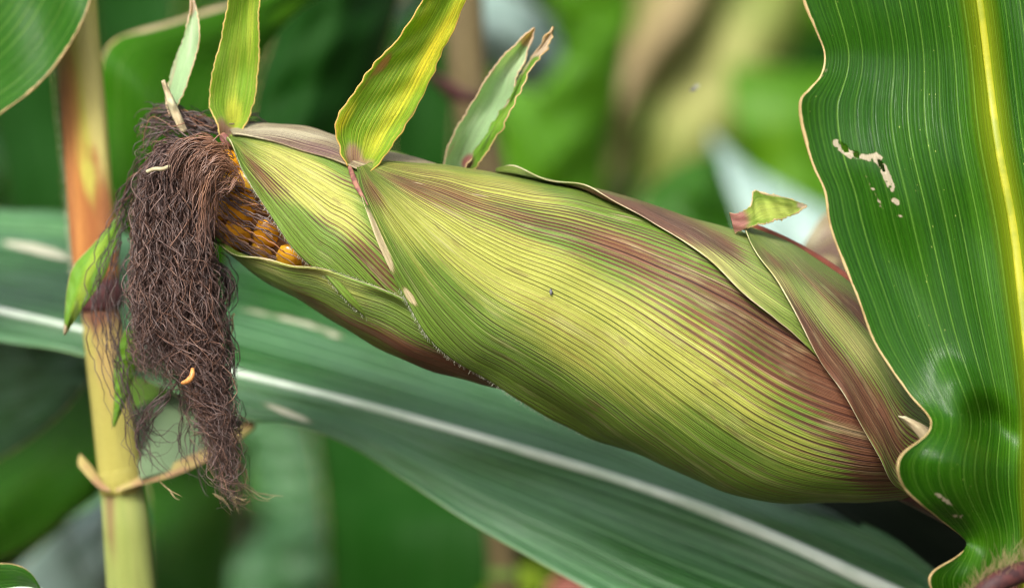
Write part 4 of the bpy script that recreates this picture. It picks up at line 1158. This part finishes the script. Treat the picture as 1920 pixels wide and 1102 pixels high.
tube_obj('internode', P(c[:, 0], c[:, 1], SY), c[:, 2] * kk, M['stalk_yellow'], SL, 28,
         {'pur': lambda q: np.clip(blobs(q, [(187, 560, 55, 70, 90, 1.0), (180, 640, 60, 12, 84, .4)]), 0, 1.2), 'mixa': lambda q: np.clip(blobs(q, [(205, 650, 120, 40, 84, .7)]), 0, 1)}, squash=.9)
rows = np.array([(228, 900, 40), (234, 960, 43), (243, 1060, 45), (250, 1200, 47), (262, 1700, 50), (285, 3000, 60), (300, 6800, 66)], float)
c = spl(rows, 60)
c = c[P(c[:, 0], c[:, 1], SY)[:, 2] > .0]
tube_obj('internode', P(c[:, 0], c[:, 1], SY), c[:, 2] * kk, M['stalk_low'], SL, 28,
         {'pur': lambda q: np.clip(blobs(q, [(205, 960, 70, 10, 86, 1.0), (215, 905, 20, 30, 0, .5)]), 0, 1.2), 'mixa': lambda q: 0.35 + 0 * q[..., 0]}, squash=.9)
c = P([184, 185.5, 187, 189, 191], [525, 540, 552, 565, 580], SY)
tube_obj('node', spl(c, 14), .0066 + .0009 * np.sin(np.linspace(0, np.pi, 14)), M['purple_collar'], SL, 24)
c = P([222, 226, 229], [880, 900, 925], SY)
tube_obj('node', spl(c, 12), .0067 + .0003 * np.sin(np.linspace(0, np.pi, 12)), M['stalk_yellow'], SL, 24)
# leaf collar that flares out at that node: left ear and right arm
for arm in (([(146, 872, .058), (165, 894, .054), (186, 914, .051), (206, 922, .0515)], [(146, 862, .06), (167, 885, .056), (188, 909, .0525), (207, 920, .0515)], [(150, 850, .062), (172, 874, .059), (191, 903, .054), (208, 918, .0515)]),
            ([(218, 922, .0505), (262, 908, .051), (330, 890, .054), (410, 852, .06), (478, 802, .075)], [(217, 919, .0505), (260, 902, .053), (325, 881, .057), (405, 843, .062), (475, 795, .076)],
             [(216, 916, .0505), (258, 895, .056), (320, 870, .06), (399, 833, .066), (471, 787, .078)])):
    cl = ribbon(*arm, 50, 12)
    grid_obj('leaf_collar', P(cl[..., 0], cl[..., 1], cl[..., 2]), M['collar_pink'], SL, None, .0003)
cl = ribbon([(262, 898, .05), (330, 880, .058), (410, 845, .068), (480, 796, .08)], [(255, 830, .066), (320, 810, .072), (390, 795, .08), (470, 780, .088)], [(240, 770, .08), (300, 745, .086), (370, 735, .09), (450, 740, .1)], 36, 20)
grid_obj('leaf_base', P(cl[..., 0], cl[..., 1], cl[..., 2]), M['blade_pale'], SL, None, .0004)
# white fuzz on the left flank of the sheath
r_ = np.random.default_rng(55)
S = np.zeros((700, 4, 3))
for i in range(700):
    py = r_.uniform(60, 520); px = np.interp(py, [0, 230, 470, 560], [102, 116, 134, 140]) + r_.uniform(-1, 10)
    b0 = P(px, py, SY - .001 * r_.random())
    d = np.array([-1.0, r_.normal(-.2, .5), r_.normal(-.1, .4)]); d /= np.linalg.norm(d)
    S[i] = b0 + d * np.linspace(0, 1, 4)[:, None] * r_.uniform(.0008, .0028)
strands_obj('sheath_hair', S, np.full((700, 4), .00006) * np.array([1, 1, .8, .4])[None], M['hair'], SL)


def far_stalk(label, rows, y, mat, nodes=(), collar=None, pur=()):
    c = spl(np.array(rows, float), 50)
    k_ = PX * (y + D0) / D0
    t = thing('corn_stalk', P(rows[-1][0], rows[-1][1], y), label, 'stalk')
    tube_obj('internode', P(c[:, 0], c[:, 1], y), c[:, 2] * k_, M[mat], t, 18, {'pur': lambda q: np.clip(blobs(q, pur), 0, 1.2), 'mixa': lambda q: .4 + 0 * q[..., 0]})
    for (x, yy, r, m) in nodes:
        pn = np.linspace(-10, 10, 9)
        tube_obj('node', P(np.full(9, x), yy + pn, y), (r + 3 * np.cos(pn / 10 * 1.5)) * k_, M[m], t, 18)
    if collar:
        L_, M2, R_, m = collar
        cl = ribbon(L_, M2, R_, 24, 10)
        grid_obj('leaf_collar', P(cl[..., 0], cl[..., 1], cl[..., 2]), M[m], t, None, .0006)
    return t


far_stalk('brown blurred stalk between the yellow green tip and the pale folded tip', [(868, -500, 32), (870, -100, 34), (872, 60, 36), (880, 170, 38), (905, 280, 34), (922, 360, 32), (940, 520, 32)], .3, 'stalk_brown',
          [(878, 178, 38, 'stalk_brown')], ([(800, 128, .27), (840, 150, .265), (880, 172, .262), (915, 182, .27)], [(806, 150, .272), (842, 170, .266), (880, 186, .262), (914, 188, .27)],
                                            [(822, 165, .275), (846, 186, .268), (880, 194, .264), (912, 192, .27)], 'purple_collar'))
far_stalk('blurred brown stalk foot at the bottom, under the broad leaf', [(930, 940, 26), (938, 1010, 27), (944, 1080, 28), (950, 1300, 30), (960, 1700, 30)], .36, 'stalk_brown', [(944, 1075, 28, 'stalk_green')])
leaf('yellow green blurred leaf at the bottom, left of a red scrap', M['blade_lit'],
     [(900, 1090, .32), (960, 1062, .32), (1030, 1070, .32)], [(900, 1150, .32), (960, 1150, .32), (1040, 1130, .32)], -.004, 16, 10, .002, 31, {'mixa': [(960, 1090, 80, 40, 0, 1.3)]})
leaf('rust red blurred leaf scrap at the bottom edge', M['midrib_red'],
     [(1020, 1110, .3), (1050, 1078, .3), (1100, 1085, .3)], [(1030, 1160, .3), (1070, 1150, .3), (1120, 1130, .3)], -.003, 14, 8, .002, 32)

# second ear, blurred, behind the right leaf
E2 = thing('corn_ear', P(1640, 520, .1), 'blurred pinkish husk of another ear glimpsed left of the right leaf', 'corn ear')
TOP2 = [(1500, 478), (1520, 440), (1550, 402), (1600, 380), (1680, 380)]
BOT2 = [(1500, 484), (1535, 500), (1580, 522), (1640, 560), (1710, 600)]
tt = np.linspace(0, 4, 40)
Tq, Bq = cr(TOP2, tt), cr(BOT2, tt)
for k_, (f0, f1, w) in enumerate(((0, 200, 0), (200, 360, .0004))):
    ph = np.radians(np.linspace(f0 - 6, f1 + 6, 40))
    A, B_ = P(Tq[:, 0], Tq[:, 1], .1), P(Bq[:, 0], Bq[:, 1], .1)
    C_, d = (A + B_) / 2, (A - B_) / 2
    Rr = np.linalg.norm(d, axis=1, keepdims=True)
    V = C_[:, None] + np.cos(ph)[None, :, None] * d[:, None] * (1 + w * 50) + np.sin(ph)[None, :, None] * Rr[:, None] * np.array([0, -1., 0])
    q = proj(V)
    grid_obj('husk_leaf', V, M['husk_violet'], E2, {'pur': np.clip(blobs(q, [(1560, 470, 90, 30, -30, .8), (1560, 420, 40, 12, -50, .4)]), 0, 1), 'mixa': blobs(q, [(1530, 440, 30, 30, 0, .8)]), 'tan': blobs(q, [(1550, 490, 30, 14, 0, .8)])}, .0005)

# ------------------------------------------------------------------ the field behind: rows of corn plants
def arch(az, z0, L_, rise, droop, w, n=16, nu=5, twist=0.0):
    s = np.linspace(0, 1, n)
    rr = L_ * (.85 * s - .12 * s ** 3); zz = z0 + L_ * (rise * s - droop * s ** 2.2)
    ctr = np.stack([rr * math.cos(az), rr * math.sin(az), zz], -1)
    tn = np.gradient(ctr, axis=0); tn /= np.linalg.norm(tn, axis=1)[:, None]
    side = np.array([-math.sin(az), math.cos(az), 0])
    up = np.cross(side[None], tn); up = -up if up[0, 2] < 0 else up
    wd = w * np.interp(s, [0, .12, .45, .8, 1], [.5, .85, 1, .6, .02])
    u = np.linspace(-1, 1, nu)
    tw = twist * s
    sd = side[None] * np.cos(tw)[:, None] + up * np.sin(tw)[:, None]
    return ctr[:, None] + sd[:, None] * (u[None, :, None] * wd[:, None, None]) + up[:, None] * (abs(u)[None, :, None] * wd[:, None, None] * .35 + .012 * np.sin(s * 20)[:, None, None] * u[None, :, None])


def make_plant(seed):
    r_ = np.random.default_rng(seed)
    t = thing('corn_plant', (0, 0, 0), 'blurred corn plant standing in the rows behind the ear', 'corn plant', 'blurred corn plants of the rows behind')
    h = r_.uniform(1.9, 2.2)
    z_ = np.linspace(0, h, 24)
    tube_obj('stalk', np.stack([.02 * np.sin(z_ * 1.3 + seed), .02 * np.cos(z_ + seed), z_], -1), .013 - .007 * z_ / h, M['stalk_green' if seed % 2 else 'stalk_brown'], t, 10)
    az = r_.uniform(0, 6.28)
    for k_, zz in enumerate(np.arange(.28, h - .05, .165)):
        a_ = az + np.pi * k_ + r_.normal(0, .3)
        m = ['blade_soft', 'blade_dark', 'blade_soft', 'blade_sky_sheen', 'blade_lit'][r_.integers(5)]
        V = arch(a_, zz, r_.uniform(.55, .85), r_.uniform(.35, .75), r_.uniform(.6, 1.05), r_.uniform(.034, .05), twist=r_.normal(0, .8))
        grid_obj('leaf', V, M[m], t, None, 0)
    return t


protos = [make_plant(s_) for s_ in (101, 102, 103, 104)]
used = set()
fr = np.random.default_rng(77)
spots, far = [], []
for row, yy in enumerate(np.arange(1.55, 7.0, .6)):
    half = 1.0 + .28 * yy
    for xx in np.arange(-half, half, .19 if yy < 3 else .24):
        (spots if yy < 2.5 and abs(xx) < 1.1 else far).append((xx + fr.normal(0, .04), yy + fr.normal(0, .06)))
for i, (xx, yy) in enumerate(spots):
    p = protos[i % 4]
    if i % 4 not in used:
        used.add(i % 4); o = p
    else:
        o = p.copy(); COL.objects.link(o)
        for ch in p.children:
            c_ = ch.copy(); COL.objects.link(c_); c_.parent = o
    o.location = (xx, yy, 0)
    o.rotation_euler = (fr.normal(0, .03), fr.normal(0, .03), fr.uniform(0, 6.28))
    s_ = fr.uniform(.92, 1.1); o.scale = (s_, s_, s_)
# the rest of the field, which reads as one mass
VV, FF, UU, base = [], [], [], 0
for i, (xx, yy) in enumerate(far):
    p = protos[i % 4]
    a_ = fr.uniform(0, 6.28); ca, sa = math.cos(a_), math.sin(a_)
    for ch in p.children:
        if ch.name.startswith('stalk'):
            continue
        me = ch.data
        v = np.empty(len(me.vertices) * 3, np.float32); me.vertices.foreach_get('co', v); v = v.reshape(-1, 3)
        f = np.empty(len(me.loops), np.int32); me.loops.foreach_get('vertex_index', f); f = f.reshape(-1, 4)
        VV.append(np.stack([v[:, 0] * ca - v[:, 1] * sa + xx, v[:, 0] * sa + v[:, 1] * ca + yy, v[:, 2]], -1))
        FF.append(f + base); base += len(v)
        UU.append(np.stack(np.meshgrid(np.linspace(0, 1, 5), np.linspace(0, 1, 16)), -1).reshape(-1, 2))
mass = mesh_obj('corn_field', np.vstack(VV), np.vstack(FF), M['blade_soft'], None, np.vstack(UU))
tag(mass, 'mass of corn leaves filling the field far behind', 'corn field', kind='stuff')
